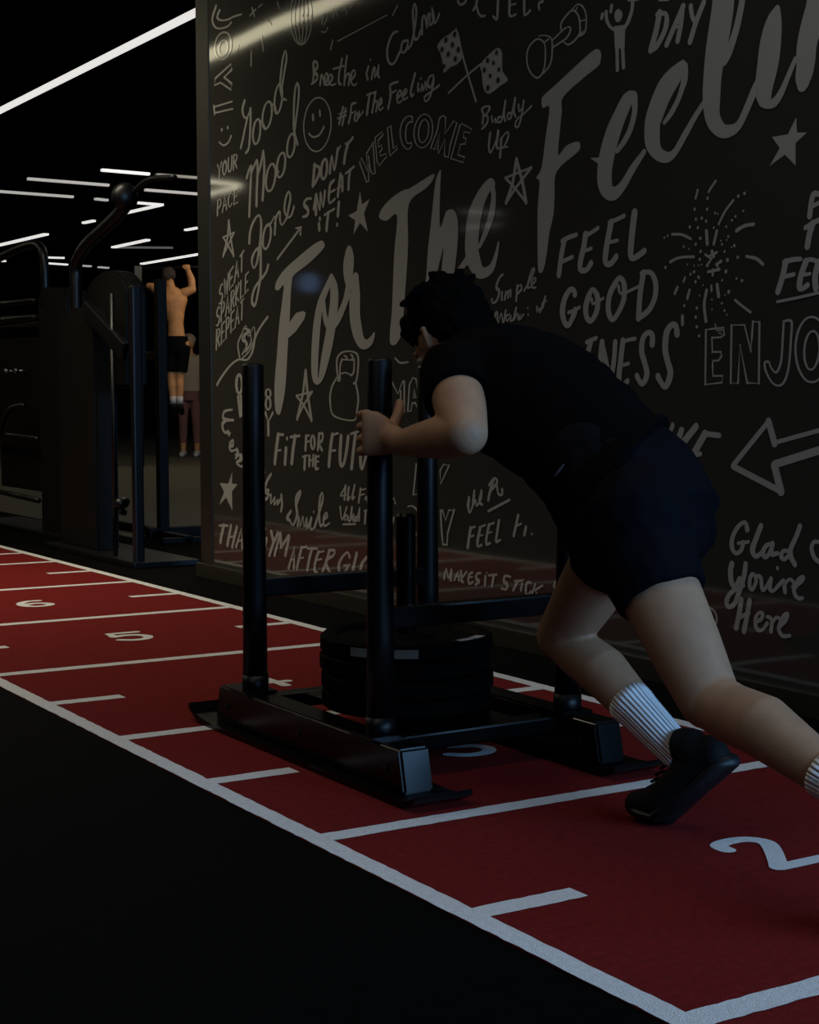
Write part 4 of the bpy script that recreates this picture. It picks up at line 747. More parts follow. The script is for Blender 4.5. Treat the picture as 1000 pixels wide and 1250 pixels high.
# joints
LSH, LEL, LWR = V((1.820, 2.760, 0.890)), V((1.725, 2.572, 0.778)), V((1.752, 2.862, 0.752))
RSH, REL, RWR = V((2.120, 2.790, 0.885)), V((2.215, 2.690, 0.660)), V((2.270, 2.865, 0.755))
LHIP, LKN, LAN = V((1.895, 2.290, 0.622)), V((1.895, 2.058, 0.320)), V((1.895, 1.690, 0.215))
RHIP, RKN, RAN = V((2.055, 2.440, 0.630)), V((2.080, 2.727, 0.330)), V((2.090, 2.345, 0.138))


def mix(a, b, t):
    return a + (b - a) * t


TORSO = [  # y, z, half width, half thickness
    (2.300, 0.575, 0.105, 0.080), (2.315, 0.615, 0.138, 0.110), (2.365, 0.672, 0.140, 0.112), (2.450, 0.735, 0.128, 0.098),
    (2.545, 0.800, 0.128, 0.100), (2.655, 0.850, 0.148, 0.106), (2.765, 0.890, 0.165, 0.100), (2.850, 0.918, 0.140, 0.080), (2.900, 0.940, 0.090, 0.060)]
TX = 1.975


def torso_secs(grow_w, grow_t, i0=0, i1=None, drop=0.0):
    out = []
    pts = TORSO[i0:i1]
    for i, (y, z, w, h) in enumerate(pts):
        a = pts[max(i - 1, 0)]
        b = pts[min(i + 1, len(pts) - 1)]
        t = V((0, b[0] - a[0], b[1] - a[1])).normalized()
        n = V((0, -t.z, t.y))
        c = V((TX, y, z)) - n * drop * 0.5
        out.append((c, V((1, 0, 0)) * (w + grow_w), n * (h + grow_t + drop * 0.5)))
    return out


def arm(bm, sh, el, wr, s=1.0):
    tube(bm, [sh, mix(sh, el, 0.35), mix(sh, el, 0.7), el], [0.058, 0.056, 0.050, 0.043], seg=32, roundcap=True)
    tube(bm, [el, mix(el, wr, 0.3), mix(el, wr, 0.7), wr], [0.043, 0.046, 0.036, 0.027], seg=32, roundcap=True)
    ellipsoid(bm, mix(sh, el, 0.08), (0.062, 0.062, 0.060))


def hand(bm, post, z0, away, side, wr):
    """hand gripping an upright post: palm on the 'away' side, fingers wrapping towards 'side'"""
    away = V(away).normalized()
    side = V(side).normalized()
    pc = V((post[0], post[1], 0))
    # palm: broad at the knuckles, narrower and thicker at the wrist
    c = pc + away * 0.047 + V((0, 0, z0))
    up = V((0, 0, 1))
    loft(bm, [(c + side * 0.034, up * 0.046, away * 0.011), (c + side * 0.022 + away * 0.003, up * 0.050, away * 0.016), (c + away * 0.004, up * 0.048, away * 0.019), (c - side * 0.022 + away * 0.002 - up * 0.006, up * 0.040, away * 0.021), (c - side * 0.040 - up * 0.014, up * 0.028, away * 0.020)], 20)
    # wrist
    tube(bm, [wr, mix(wr, c - side * 0.02, 0.5), c - side * 0.020 - up * 0.008], [0.027, 0.028, 0.027], roundcap=True)
    # fingers
    lens = (158, 176, 168, 146)
    for i in range(4):
        zf = z0 + 0.041 - 0.0262 * i
        r = 0.0405
        pts = [c + side * 0.020 + up * (zf - z0) * 0.9]
        for a in range(38, lens[i] + 1, 15):
            an = math.radians(a)
            pts.append(pc + away * math.cos(an) * r + side * math.sin(an) * r + V((0, 0, zf - 0.006 * (a - 35) / 130)))
        n = len(pts)
        tube(bm, pts, [0.0116 - 0.0026 * k / (n - 1) for k in range(n)], seg=12, roundcap=True)
        ellipsoid(bm, pts[1] + away * 0.003, (0.0125, 0.0125, 0.0122), sub=2)
        ellipsoid(bm, pts[4] + side * 0.0015, (0.0112, 0.0112, 0.0110), sub=2)
    # thumb, from the wrist end of the palm up round the other side
    pts = [c - side * 0.026 - up * 0.006]
    for a, dz in ((-46, 0.016), (-66, 0.036), (-84, 0.054), (-98, 0.066)):
        an = math.radians(a)
        pts.append(pc + away * math.cos(an) * 0.0435 + side * math.sin(an) * 0.0435 + V((0, 0, z0 + dz)))
    tube(bm, pts, [0.017, 0.0145, 0.0125, 0.0118, 0.0095], seg=12, roundcap=True)


HF = V((-0.12, 0.80, -0.62)).normalized()          # where the face looks
HR = HF.cross(V((0, 0.4, 1))).normalized()          # his right
HU = HR.cross(HF).normalized()
HC = V((1.985, 3.030, 0.985))


def hp(r, f, u):
    return HC + HR * r + HF * f + HU * u


HROT = Matrix((HR, HF, HU)).transposed()

bm = bmesh.new()
loft(bm, torso_secs(0, 0))
arm(bm, LSH, LEL, LWR)
arm(bm, RSH, REL, RWR)
hand(bm, (SX0 + 0.004, SYR), 0.772, (-0.58, -0.81, 0), (-0.81, 0.58, 0), LWR)
hand(bm, (SX1, SYR), 0.772, (0.35, -0.93, 0), (0.93, 0.35, 0), RWR)
for hip, kn, an in ((LHIP, LKN, LAN), (RHIP, RKN, RAN)):
    tube(bm, [hip, mix(hip, kn, 0.35), mix(hip, kn, 0.72), kn], [0.074, 0.076, 0.066, 0.055], seg=40, roundcap=True)
    d = (an - kn).normalized()
    back = V((0, -1, 0)) - d * V((0, -1, 0)).dot(d)
    back.normalize()
    tube(bm, [kn, mix(kn, an, 0.15), mix(kn, an, 0.35) + back * 0.012, mix(kn, an, 0.65) + back * 0.004, mix(kn, an, 0.92), an], [0.051, 0.052, 0.054, 0.043, 0.032, 0.033], seg=40, roundcap=True)
    ellipsoid(bm, kn - back * 0.012, (0.044, 0.044, 0.044))
# neck and head
tube(bm, [V((TX, 2.86, 0.920)), V((1.98, 2.93, 0.945)), hp(0, -0.02, -0.05)], [0.066, 0.058, 0.056], roundcap=True)
ellipsoid(bm, hp(0, -0.005, 0.02), (0.074, 0.094, 0.092), HROT)
ellipsoid(bm, hp(0, 0.030, -0.045), (0.058, 0.066, 0.078), HROT)
ellipsoid(bm, hp(0, 0.062, -0.098), (0.034, 0.030, 0.026), HROT, 2)
tube(bm, [hp(0, 0.088, 0.0), hp(0, 0.104, -0.028), hp(0, 0.110, -0.042)], [0.009, 0.012, 0.015], seg=10, roundcap=True)
ellipsoid(bm, hp(0, 0.082, 0.012), (0.05, 0.014, 0.010), HROT, 2)
for s in (-1, 1):
    tube(bm, [hp(s * 0.070, 0.004, -0.030), hp(s * 0.077, -0.008, -0.010), hp(s * 0.080, -0.014, 0.008), hp(s * 0.074, 0.000, 0.014)], [0.006, 0.007, 0.008, 0.006], seg=8, roundcap=True)
body = fuse('body', bm, M_SKIN, 0.0038, 5, man)
for s in (-1, 1):
    bm = bmesh.new()
    ellipsoid(bm, hp(s * 0.030, 0.080, -0.006), (0.012, 0.010, 0.008), HROT, 2)
    obj('eye', bm, M_EYE, man, smooth=True)
bm = bmesh.new()
ellipsoid(bm, hp(0, 0.090, -0.070), (0.024, 0.010, 0.007), HROT, 2)
obj('mouth', bm, M_LIP, man, smooth=True)


# hair
def hair_disp(p, n):
    return 0.007 * noise.noise(p * 38) + 0.005 * noise.noise(p * 90) + 0.004 * noise.noise(p * 17)


bm = bmesh.new()
ellipsoid(bm, hp(0, -0.022, 0.042), (0.090, 0.104, 0.090), HROT)
ellipsoid(bm, hp(0, -0.056, -0.006), (0.080, 0.062, 0.072), HROT)
ellipsoid(bm, hp(0, 0.050, 0.070), (0.070, 0.052, 0.046), HROT)
for k in range(46):
    th = random.uniform(0, 6.28)
    ph = random.uniform(0.05, 1.35)
    d = V((math.cos(th) * math.sin(ph), math.sin(th) * math.sin(ph), math.cos(ph)))
    b = hp(d.x * 0.088, -0.022 + d.y * 0.102, 0.042 + d.z * 0.088)
    dirv = (HROT @ V((d.x + random.uniform(-.5, .5), d.y * 0.6 + 0.3, d.z * 0.5 + random.uniform(-.3, .3)))).normalized()
    tube(bm, [b - dirv * 0.01, b + dirv * 0.012, b + dirv * 0.026 + V((0, 0, -0.003))], [0.013, 0.009, 0.004], seg=7)
hair = fuse('hair', bm, M_HAIR, 0.0045, 1, man, hair_disp)


# shirt
def shirt_disp(p, n):
    f = 0.006 * noise.noise(V((p.x * 9, p.y * 16 + p.z * 8, p.z * 9)))
    f += 0.004 * noise.noise(V((p.x * 22, p.y * 30, p.z * 26)))
    return f


bm = bmesh.new()
secs = torso_secs(0.018, 0.016, 2, 9, 0.040)
c0, a0, b0 = secs[0]
secs[0] = (c0 + V((0, 0.020, 0.018)), a0 * 1.06 + V((0, 0.085, 0.065)), b0 * 1.04)
loft(bm, secs)
tube(bm, [V((TX, 2.85, 0.915)), V((1.98, 2.915, 0.945))], [0.082, 0.072])
for sh, el in ((LSH, LEL), (RSH, REL)):
    inn = mix(sh, V((TX, 2.77, 0.895)), 0.35)
    tube(bm, [inn, sh, mix(sh, el, 0.22), mix(sh, el, 0.40)], [0.080, 0.078, 0.073, 0.072])
ellipsoid(bm, V((TX, 2.68, 0.79)), (0.150, 0.115, 0.085))
shirt = fuse('shirt', bm, M_SHIRT, 0.006, 3, man, shirt_disp)


# shorts
def shorts_disp(p, n):
    return 0.005 * noise.noise(V((p.x * 14, p.y * 14, p.z * 7))) + 0.0035 * noise.noise(p * 30)


bm = bmesh.new()
secs = torso_secs(0.014, 0.012, 0, 5)
c0, a0, b0 = secs[-1]
secs[-1] = (mix(secs[-2][0], c0, 0.15), a0, b0)
loft(bm, secs)
for hip, kn, e in ((LHIP, LKN, 0.46), (RHIP, RKN, 0.44)):
    tube(bm, [hip + V((0, 0, 0.03)), mix(hip, kn, 0.25), mix(hip, kn, e)], [0.100, 0.094, 0.083])
    ellipsoid(bm, hip + V((0, -0.035, 0.005)), (0.098, 0.092, 0.098))
ellipsoid(bm, V((2.055, 2.375, 0.595)), (0.108, 0.105, 0.090))
ellipsoid(bm, V((1.985, 2.275, 0.590)), (0.075, 0.080, 0.070))
shorts = fuse('shorts', bm, M_SHORTS, 0.006, 3, man, shorts_disp)
# small pale mark printed on the side of the clothing
bm = bmesh.new()
tube(bm, [V((1.8215, 2.4120, 0.6985)), V((1.8225, 2.4000, 0.7105)), V((1.8245, 2.3895, 0.7215))], [0.0014, 0.0026, 0.0014], seg=8, roundcap=True)
lm = obj('logo_mark', bm, M_MARK, man, smooth=True)
lm['label'] = 'small pale slanted mark on the side of the clothing'

# socks and shoes
for kn, an, t0, lab in ((LKN, LAN, 0.74, None), (RKN, RAN, 0.57, None)):
    d = (an - kn).normalized()
    back = V((0, -1, 0)) - d * V((0, -1, 0)).dot(d)
    back.normalize()
    bm = bmesh.new()
    n = 10
    pts, rr = [], []
    for k in range(n + 1):
        t = t0 + (1.02 - t0) * k / n
        pts.append(mix(kn, an, t) + back * 0.006 * max(0, (0.9 - t) / 0.4))
        rr.append(0.0365 + 0.011 * max(0, (0.95 - t) / 0.45) + (0.0015 if k < 2 else 0))
    rings = tube(bm, pts, rr, seg=72, cap=True)
    uvl = bm.loops.layers.uv.new('UVMap')
    for f in bm.faces:
        for l in f.loops:
            pass
    idx = {}
    for ri, ring in enumerate(rings):
        for k, v in enumerate(ring):
            idx[v] = (k / 72.0, ri / n)
            # ribs as real relief
            c = pts[ri]
            if ri > 0:
                v.co = c + (v.co - c) * (1 + 0.022 * math.cos(k * 2 * math.pi / 3))
    for f in bm.faces:
        for l in f.loops:
            l[uvl].uv = idx.get(l.vert, (0, 0))
    obj('sock', bm, M_SOCK, man, smooth=True)


def shoe(heel, ball, toe, ank, side):
    up_h = (ank - heel).normalized()
    fwd = (ball - heel).normalized()
    sd = V((1, 0, 0))
    nrm = sd.cross(fwd).normalized()
    if nrm.z < 0 and abs(nrm.z) > 0.2:
        nrm = -nrm
    if nrm.dot(ank - mix(heel, ball, 0.3)) < 0:
        nrm = -nrm
    mid = mix(heel, ball, 0.5)
    bm = bmesh.new()
    ellipsoid(bm, heel + nrm * 0.042 + fwd * 0.018, (0.036, 0.044, 0.046))
    tube(bm, [heel + nrm * 0.045 + fwd * 0.02, mid + nrm * 0.043, ball + nrm * 0.034, toe + nrm * 0.024], [0.037, 0.040, 0.043, 0.028], roundcap=True)
    tube(bm, [heel + nrm * 0.05 + fwd * 0.035, mix(heel + nrm * 0.06, ank, 0.75), ank], [0.042, 0.043, 0.046], roundcap=False)
    up = fuse('shoe', bm, M_SHOE, 0.005, 3, man)
    bm = bmesh.new()
    secs = []
    for p, w in ((heel - fwd * 0.022, 0.018), (heel - fwd * 0.008, 0.033), (heel + fwd * 0.03, 0.038), (mid, 0.036), (ball, 0.047), (mix(ball, toe, 0.6), 0.042), (toe + (toe - ball).normalized() * 0.016, 0.020)):
        secs.append((p + nrm * 0.012, sd * w, nrm * 0.014))
    loft(bm, secs, 16)
    so = obj('sole', bm, M_SOLE, man, smooth=True)
    so.parent = up
    so.matrix_parent_inverse = Matrix.Identity(4)
    for k in range(4):
        bm = bmesh.new()
        c = mix(ank + nrm * 0.0 + fwd * 0.040 - V((0, 0, 0.01)), ball + nrm * 0.070, k / 3.5)
        tube(bm, [c - sd * 0.022, c + nrm * 0.006, c + sd * 0.022], 0.0032, seg=6)
        la = obj('lace', bm, M_SHIRT, man)
        la.parent = up
        la.matrix_parent_inverse = Matrix.Identity(4)


shoe(V((2.105, 2.232, 0.130)), V((2.055, 2.340, 0.016)), V((2.035, 2.395, 0.018)), RAN + V((0, 0.0, 0.012)), 1)
shoe(V((1.900, 1.590, 0.200)), V((1.900, 1.655, 0.030)), V((1.900, 1.715, 0.022)), LAN + V((0, 0.01, 0.0)), -1)


# ------------------------------------------------------------------ gym machines beyond the lane
def prism(bm, prof, x0, x1, bev=0.01):
    a = [bm.verts.new((x0, y, z)) for y, z in prof]
    b = [bm.verts.new((x1, y, z)) for y, z in prof]
    fs = [bm.faces.new(a), bm.faces.new(b[::-1])]
    n = len(prof)
    for i in range(n):
        fs.append(bm.faces.new((a[i], a[(i + 1) % n], b[(i + 1) % n], b[i])))
    if bev:
        es = list({e for f in fs for e in f.edges})
        bmesh.ops.bevel(bm, geom=es, offset=bev, segments=2, affect='EDGES')


t = thing('pulldown_machine', 'black pulldown machine with rounded shroud and tall bent arm beside the far lane edge', 'gym machine', (3.1, 7.9, 0))
bm = bmesh.new()
box(bm, (2.975, 7.39, 0.02), (3.024, 7.438, 1.40), bev=0.008)
obj('front_column', bm, M_MACH, t)
bm = bmesh.new()
tube(bm, [(3.0, 7.73, 0.03), (3.0, 7.73, 1.38)], 0.0125, seg=14)
obj('guide_rod', bm, M_MACH, t, smooth=True)
bm = bmesh.new()
tube(bm, [(2.985, 7.62, 0.31), (3.03, 7.68, 0.31)], 0.030, seg=16, roundcap=True)
tube(bm, [(2.99, 7.625, 0.27), (3.02, 7.66, 0.26)], 0.018, seg=12, roundcap=True)
obj('adjuster_knob', bm, M_MACH, t, smooth=True)
bm = bmesh.new()
pr = [(8.05, 0.02), (8.05, 1.24), (8.12, 1.31), (8.20, 1.335), (8.35, 1.335), (8.55, 1.31), (8.63, 1.27), (8.63, 0.02)]
prism(bm, pr, 3.02, 3.15, 0.015)
obj('shroud', bm, M_SHROUD, t)
bm = bmesh.new()
pr = [(7.78, 0.9), (7.78, 1.40), (7.82, 1.46), (7.92, 1.505), (8.05, 1.525), (8.18, 1.52), (8.30, 1.49), (8.38, 1.44), (8.42, 1.36), (8.42, 0.9)]
prism(bm, pr, 3.10, 3.21, 0.015)
obj('upper_shroud', bm, M_SHROUD, t)
bm = bmesh.new()
box(bm, (2.985, 7.52, -0.045), (3.02, 8.12, 0.045), bev=0.008)
for v in bm.verts:
    p = V((v.co.x, v.co.y - 7.82, v.co.z))
    v.co = Matrix.Rotation(0.42, 3, 'X') @ p + V((0, 7.84, 1.20))
obj('diagonal_brace', bm, M_MACH, t)
bm = bmesh.new()
tube(bm, catmull([(3.06, 8.42, 1.30), (3.06, 8.42, 1.46), (3.06, 8.41, 1.575), (3.06, 8.26, 1.665), (3.06, 7.98, 1.735), (3.06, 7.78, 1.785), (3.06, 7.64, 1.84)], False, 5), 0.034, seg=16)
tube(bm, catmull([(3.06, 7.62, 1.86), (3.06, 7.46, 1.905), (3.06, 7.30, 1.915), (3.06, 7.05, 1.89)], False, 5), 0.014, seg=12)
obj('arm', bm, M_MACH, t, smooth=True)
bm = bmesh.new()
ellipsoid(bm, (3.03, 7.61, 1.857), (0.070, 0.052, 0.072))
obj('pulley', bm, M_MACH, t, smooth=True)
bm = bmesh.new()
box(bm, (2.95, 7.35, -0.002), (3.30, 8.70, 0.03), bev=0.006)
obj('base', bm, M_MACH, t)

t = thing('weight_stack_machine', 'black weight stack machine with an arched top tube at the left behind the lane', 'gym machine', (3.25, 9.6, 0))
bm = bmesh.new()
pr = [(9.02, 0.0), (9.02, 1.44), (9.10, 1.50), (9.45, 1.52), (9.54, 1.47), (9.54, 0.0)]
prism(bm, pr, 3.22, 3.34, 0.012)
obj('column', bm, M_SHROUD, t)
bm = bmesh.new()
tube(bm, catmull([(3.24, 10.6, 1.74), (3.24, 10.1, 1.785), (3.24, 9.7, 1.80), (3.24, 9.52, 1.765), (3.24, 9.46, 1.66), (3.24, 9.46, 1.40)], False, 5), 0.026, seg=14)
obj('arch_tube', bm, M_MACH, t, smooth=True)
for z_, r in ((1.447, 0.020), (1.343, 0.024), (0.597, 0.018), (0.213, 0.018)):
    bm = bmesh.new()
    tube(bm, [(3.21, 9.56, z_ - 0.004), (3.21, 10.7, z_ + 0.02)], r, seg=12)
    obj('crossbar', bm, M_STEELEDGE, t, smooth=True)
bm = bmesh.new()
box(bm, (3.30, 9.56, 0.25), (3.45, 10.6, 1.33), bev=0.01)
obj('weight_stack', bm, M_SHROUD, t)
for y in (9.925, 10.12):
    bm = bmesh.new()
    ellipsoid(bm, (3.20, y, 1.02), (0.02, 0.024, 0.02), sub=2)
    tube(bm, [(3.20, y, 1.02), (3.30, y, 1.02)], 0.008, seg=8)
    obj('selector_pin', bm, M_CHROME, t, smooth=True)
bm = bmesh.new()
tube(bm, catmull([(3.19, 10.25, 0.62), (3.19, 10.15, 0.72), (3.19, 10.0, 0.78), (3.21, 9.8, 0.80)], False, 5), 0.018, seg=10)
obj('handle', bm, M_STEELEDGE, t, smooth=True)
bm = bmesh.new()
box(bm, (3.18, 8.98, -0.002), (3.5, 10.8, 0.02), bev=0.004)
obj('base', bm, M_MACH, t)

t = thing('squat_rack', 'black upright rack column with low base bars standing beside the lettered wall end', 'rack', (3.77, 9.0, 0))
for x, y in ((3.765, 8.95), (4.92, 8.95), (3.765, 10.2), (4.92, 10.2)):
    bm = bmesh.new()
    box(bm, (x, y, -0.002), (x + 0.060, y + 0.065, 1.56), bev=0.008)
    obj('upright', bm, M_SHROUD, t)
for a, b in (((3.70, 8.96, -0.002), (5.02, 9.04, 0.055)), ((3.76, 8.94, -0.002), (3.80, 10.32, 0.05)), ((4.93, 8.94, -0.002), (5.0, 10.32, 0.05)), ((3.60, 8.52, -0.002), (5.02, 8.58, 0.03)), ((3.73, 8.52, -0.002), (3.79, 8.98, 0.04)), ((4.93, 8.52, -0.002), (5.0, 8.98, 0.04))):
    bm = bmesh.new()
    box(bm, a, b, bev=0.005)
    obj('base_bar', bm, M_SHROUD, t)
for x in (3.765, 4.92):
    bm = bmesh.new()
    box(bm, (x + 0.01, 8.97, 1.08), (x + 0.05, 10.24, 1.13), bev=0.006)
    obj('safety_bar', bm, M_SHROUD, t)
t = thing('pull_up_rig', 'black pull-up rig with a high bar gripped by the shirtless person', 'rack', (7.9, 18.27, 0))
bm = bmesh.new()
tube(bm, [(7.50, 18.48, 2.43), (8.75, 17.75, 2.47)], 0.020, seg=10)
obj('pull_up_bar', bm, M_MACH, t, smooth=True)
for x, y in ((7.50, 18.48), (8.78, 17.73)):
    bm = bmesh.new()
    box(bm, (x - 0.05, y - 0.05, -0.002), (x + 0.05, y + 0.05, 2.46), bev=0.006)
    obj('upright', bm, M_MACH, t)
bm = bmesh.new()
tube(bm, [(7.50, 18.48, 2.20), (7.66, 18.38, 2.21)], 0.018, seg=10)
obj('side_handle', bm, M_MACH, t, smooth=True)


def limb(bm, pts, rad):
    tube(bm, pts, rad, seg=14, roundcap=True)


# person pulling up on the rig, back to the camera
p1 = thing('person', 'shirtless person in dark shorts hanging from the pull-up bar, back turned', 'person', (7.89, 18.18, 0.7))
R1 = V((0.85, -0.527, 0))
F1 = V((0.525, 0.848, 0))
bm = bmesh.new()
loft(bm, [(V((7.885, 18.185, 1.50)), R1 * 0.135, F1 * 0.10), (V((7.89, 18.185, 1.62)), R1 * 0.105, F1 * 0.09), (V((7.885, 18.19, 1.76)), R1 * 0.095, F1 * 0.085), (V((7.878, 18.21, 1.92)), R1 * 0.130, F1 * 0.105), (V((7.873, 18.22, 2.05)), R1 * 0.175, F1 * 0.11), (V((7.868, 18.235, 2.15)), R1 * 0.130, F1 * 0.08), (V((7.862, 18.245, 2.20)), R1 * 0.07, F1 * 0.06)], 18)
limb(bm, [V((7.864, 18.243, 2.17)), V((7.83, 18.27, 2.29))], 0.055)
ellipsoid(bm, (7.826, 18.277, 2.33), (0.078, 0.085, 0.105))
ls, le, lh = V((7.74, 18.31, 2.125)), V((7.66, 18.30, 2.11)), V((7.63, 18.39, 2.215))
rs, re, rh = V((7.985, 18.16, 2.130)), V((8.075, 18.11, 2.17)), V((8.035, 18.165, 2.44))
limb(bm, [ls, V((7.67, 18.16, 2.10))], [0.062, 0.046])
limb(bm, [V((7.67, 18.16, 2.10)), lh], [0.044, 0.032])
limb(bm, [rs, re], [0.062, 0.050])
limb(bm, [re, V((8.075, 18.13, 2.30)), rh], [0.048, 0.046, 0.030])
for h, d in ((lh, V((-0.87, 0.49, 0))), (rh, V((0.87, -0.49, 0)))):
    ellipsoid(bm, h, (0.038, 0.038, 0.045), sub=2)
    for k in range(4):
        c = h + d * (0.03 - 0.02 * k)
        limb(bm, [c + V((0, 0, -0.01)) - F1 * 0.028, c + V((0, 0, 0.028)) - F1 * 0.012, c + V((0, 0, 0.034)) + F1 * 0.015, c + V((0, 0, 0.012)) + F1 * 0.034], 0.0095)
    limb(bm, [h - d * 0.045 - F1 * 0.02, h - d * 0.052 + V((0, 0, 0.03)), h - d * 0.03 + F1 * 0.025 + V((0, 0, 0.035))], 0.011)
for s, kx in ((-1, 7.811), (1, 7.905)):
    hip = V((7.89, 18.18, 1.50)) + R1 * 0.075 * s
    kn = V((7.865, 18.17, 1.085)) + R1 * 0.05 * s
    an = V((7.855, 18.125, 0.79)) + R1 * 0.04 * s
    limb(bm, [hip, kn], [0.082, 0.055])
    limb(bm, [kn, mix(kn, an, 0.35), an], [0.052, 0.054, 0.036])
    limb(bm, [an, an + V((0.02, 0.03, -0.07))], 0.034)
fuse('body', bm, M_TAN, 0.010, 2, p1)
bm = bmesh.new()
ellipsoid(bm, (7.828, 18.268, 2.355), (0.092, 0.096, 0.10))
fuse('hair', bm, M_BROWNHAIR, 0.012, 1, p1, lambda p, n: 0.012 * noise.noise(p * 25))
bm = bmesh.new()
loft(bm, [(V((7.886, 18.18, 1.40)), R1 * 0.155, F1 * 0.12), (V((7.886, 18.185, 1.52)), R1 * 0.155, F1 * 0.12), (V((7.89, 18.185, 1.60)), R1 * 0.140, F1 * 0.105)], 18)
for s in (-1, 1):
    tube(bm, [V((7.89, 18.18, 1.48)) + R1 * 0.075 * s, V((7.868, 18.172, 1.16)) + R1 * 0.058 * s], [0.10, 0.088], seg=16)
fuse('shorts', bm, M_SHORTS, 0.012, 2, p1)
for s in (-1, 1):
    an = V((7.855, 18.125, 0.79)) + R1 * 0.04 * s
    bm = bmesh.new()
    tube(bm, [an + V((0, 0, 0.07)), an + V((0, 0, -0.03))], 0.042, seg=14)
    obj('sock', bm, M_WHITE, p1, smooth=True)
    bm = bmesh.new()
    limb(bm, [an + V((-0.01, -0.03, -0.06)), an + V((0.03, 0.05, -0.09)), an + V((0.08, 0.12, -0.13))], [0.044, 0.046, 0.034])
    obj('shoe', bm, M_SHOE, p1, smooth=True)

# standing person further back, half hidden by the wall end
p2 = thing('person', 'person in pale top and dull red leggings standing far back at the lettered wall edge', 'person', (9.21, 20.76, 0))
c = V((9.215, 20.80, 0))
bm = bmesh.new()
loft(bm, [(c + V((0, 0, 0.86)), R1 * 0.15, F1 * 0.11), (c + V((0, 0, 1.05)), R1 * 0.135, F1 * 0.10), (c + V((0, 0, 1.28)), R1 * 0.165, F1 * 0.11), (c + V((0, 0, 1.40)), R1 * 0.15, F1 * 0.09), (c + V((0, 0, 1.47)), R1 * 0.07, F1 * 0.06)], 18)
limb(bm, [c + V((0, 0, 1.43)), c + V((0, 0, 1.58))], 0.055)
ellipsoid(bm, c + V((0, 0, 1.62)), (0.078, 0.088, 0.108))
for s in (-1, 1):
    sh = c + R1 * 0.185 * s + V((0, 0, 1.40))
    el = c + R1 * 0.235 * s + V((0, 0, 1.13))
    ha = c + R1 * 0.19 * s - F1 * 0.12 + V((0, 0, 0.92))
    limb(bm, [sh, el], [0.056, 0.043])
    limb(bm, [el, ha], [0.042, 0.029])
    ellipsoid(bm, ha + V((0, 0, -0.035)), (0.03, 0.03, 0.045), sub=2)
    for k in range(4):
        q = ha + F1 * (0.024 - 0.016 * k) + V((0, 0, -0.06))
        limb(bm, [q, q + V((0, 0, -0.03)), q - R1 * s * 0.012 + V((0, 0, -0.06 + 0.004 * k))], 0.0085)
    limb(bm, [ha - F1 * 0.03 + V((0, 0, -0.02)), ha - F1 * 0.045 + V((0, 0, -0.065))], 0.010)
    kn = c + R1 * 0.095 * s - F1 * 0.02 + V((0, 0, 0.48))
    an = c + R1 * 0.10 * s + V((0, 0, 0.08))
    limb(bm, [c + R1 * 0.085 * s + V((0, 0, 0.88)), kn], [0.085, 0.056])
    limb(bm, [kn, mix(kn, an, 0.35) + F1 * 0.02, an], [0.054, 0.056, 0.038])
fuse('body', bm, M_TAN, 0.012, 2, p2)
bm = bmesh.new()
ellipsoid(bm, c + F1 * 0.015 + V((0, 0, 1.655)), (0.090, 0.098, 0.10))
fuse('hair', bm, M_PALE, 0.012, 1, p2, lambda p, n: 0.01 * noise.noise(p * 25))
bm = bmesh.new()
loft(bm, [(c + V((0, 0, 0.93)), R1 * 0.168, F1 * 0.125), (c + V((0, 0, 1.05)), R1 * 0.150, F1 * 0.115), (c + V((0, 0, 1.28)), R1 * 0.182, F1 * 0.125), (c + V((0, 0, 1.41)), R1 * 0.165, F1 * 0.10), (c + V((0, 0, 1.455)), R1 * 0.09, F1 * 0.07)], 18)
for s in (-1, 1):
    tube(bm, [c + R1 * 0.12 * s + V((0, 0, 1.40)), c + R1 * 0.185 * s + V((0, 0, 1.39)), c + R1 * 0.212 * s + V((0, 0, 1.26))], [0.06, 0.068, 0.062], seg=14)
fuse('top', bm, M_PALE, 0.012, 2, p2)
bm = bmesh.new()
loft(bm, [(c + V((0, 0, 0.80)), R1 * 0.168, F1 * 0.125), (c + V((0, 0, 0.97)), R1 * 0.160, F1 * 0.12)], 18)
for s in (-1, 1):
    kn = c + R1 * 0.095 * s - F1 * 0.02 + V((0, 0, 0.48))
    an = c + R1 * 0.10 * s + V((0, 0, 0.20))
    tube(bm, [c + R1 * 0.085 * s + V((0, 0, 0.86)), kn, mix(kn, an, 0.4) + F1 * 0.02, an], [0.094, 0.064, 0.064, 0.050], seg=16)
fuse('leggings', bm, M_PINKCLOTH, 0.012, 2, p2)
for s in (-1, 1):
    an = c + R1 * 0.10 * s + V((0, 0, 0.055))
    bm = bmesh.new()
    limb(bm, [an + F1 * 0.05, an - F1 * 0.05 + V((0, 0, -0.005)), an - F1 * 0.15 + V((0, 0, -0.02))], [0.046, 0.046, 0.036])
    obj('shoe', bm, M_WHITE, p2, smooth=True)

# ------------------------------------------------------------------ ceiling lights
LZ = 3.5


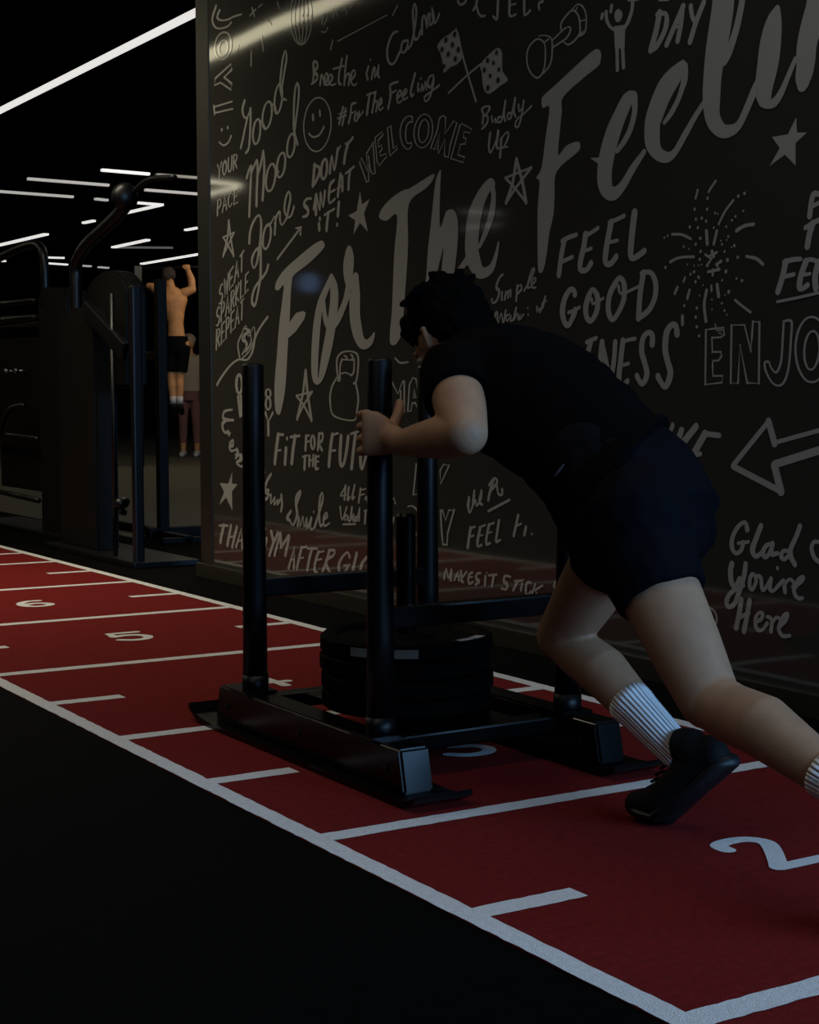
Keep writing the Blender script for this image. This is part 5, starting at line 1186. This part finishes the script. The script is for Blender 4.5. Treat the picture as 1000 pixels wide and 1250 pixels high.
def ceiling_light(x0, y0, x1, y1, m, label, w=0.045):
    cx, cy = (x0 + x1) / 2, (y0 + y1) / 2
    t = thing('ceiling_light', label, 'ceiling light', (cx, cy, LZ), 'linear ceiling lights')
    L = math.hypot(x1 - x0, y1 - y0)
    a = math.atan2(y1 - y0, x1 - x0)
    R = Matrix.Rotation(a, 3, 'Z')
    for nm, lo, hi, mm in (('diffuser', (-L / 2, -w / 2, 0), (L / 2, w / 2, 0.030), m), ('housing', (-L / 2 - 0.01, -w / 2 - 0.006, 0.030), (L / 2 + 0.01, w / 2 + 0.006, 0.101), M_HOUSING)):
        bm = bmesh.new()
        vs = box(bm, lo, hi)
        for v in vs:
            v.co = R @ v.co + V((cx, cy, LZ))
        obj(nm, bm, mm, t)
    return t


ceiling_light(4.645, 9.9, 4.645, 19.5, M_TUBE, 'longest bright ceiling light running from the upper left corner to the wall edge', 0.062)
ceiling_light(0.90, 5.0, 0.90, 20.0, M_STRIP, 'long ceiling light mirrored as a pale streak in the glossy wall', 0.13)
CL = [
    (6.85, 17.92, 7.46, 17.95, M_TUBE, 'uppermost short ceiling light of the cluster at left'),
    (7.55, 17.95, 8.10, 17.95, M_FAINT, 'faint ceiling light touching the wall edge near the top of the cluster'),
    (6.35, 19.1, 7.41, 19.15, M_DIM, 'ceiling light ending just left of the pulley top'),
    (6.30, 20.45, 7.43, 20.5, M_DIM, 'ceiling light entering from the picture edge under the first of the cluster'),
    (7.975, 19.33, 8.80, 19.36, M_DIM, 'ceiling light right of the pulley running to the wall edge'),
    (7.76, 20.55, 7.95, 20.6, M_DIM, 'stub of ceiling light touching the left of the pulley'),
    (8.35, 20.65, 8.80, 20.70, M_TUBE, 'short ceiling light meeting another at a sharp V near the wall edge'),
    (8.71, 22.1, 8.78, 20.75, M_TUBE, 'lower arm of the V of ceiling lights beside the wall edge'),
    (8.66, 23.45, 8.69, 23.08, M_TUBE, 'very short ceiling light just below the pulley'),
    (8.60, 29.0, 8.73, 25.37, M_TUBE, 'slanting ceiling light at the left picture edge above the arched tube'),
    (10.51, 26.97, 10.52, 25.4, M_TUBE, 'slanting ceiling light above the rounded machine top'),
    (10.55, 26.95, 11.45, 26.5, M_FAINT, 'faint ceiling light forming a V above the rounded machine top'),
    (10.42, 23.6, 10.45, 23.2, M_TUBE, 'stub of ceiling light at the wall edge above the shirtless person'),
    (12.29, 30.0, 12.38, 27.3, M_TUBE, 'ceiling light over the head of the shirtless person'),
    (10.05, 29.6, 10.50, 29.5, M_TUBE, 'upper of two short ceiling lights left of the bent arm'),
    (10.55, 30.82, 11.07, 30.95, M_TUBE, 'lower of two short ceiling lights left of the bent arm'),
    (11.35, 31.02, 11.62, 31.10, M_DIM, 'tiny ceiling light just right of the bent arm'),
    (11.84, 31.20, 12.07, 31.30, M_DIM, 'tiny ceiling light over the rounded machine shroud'),
    (9.3, 30.65, 9.75, 30.80, M_TUBE, 'tiny ceiling light behind the arched tube at the picture edge'),
]
for c_ in CL:
    ceiling_light(*c_, w=0.06 if c_[1] < 24 else 0.09)
# pair mirrored in the wall edge
ceiling_light(-2.60, 18.28, -1.7, 18.05, M_STRIP2, 'upper arm of a V of lights mirrored at the wall edge', 0.06)
ceiling_light(-2.64, 18.45, -2.60, 20.4, M_STRIP2, 'lower arm of a V of lights mirrored at the wall edge', 0.06)

# pair mirrored on the large lettering
ceiling_light(-6.6, 19.13, -7.2, 19.14, M_TUBE, 'ceiling light mirrored as a thin line on the large word The', 0.06)
ceiling_light(-7.93, 21.07, -7.99, 20.3, M_TUBE, 'ceiling light mirrored as a second thin line on the large word The', 0.06)
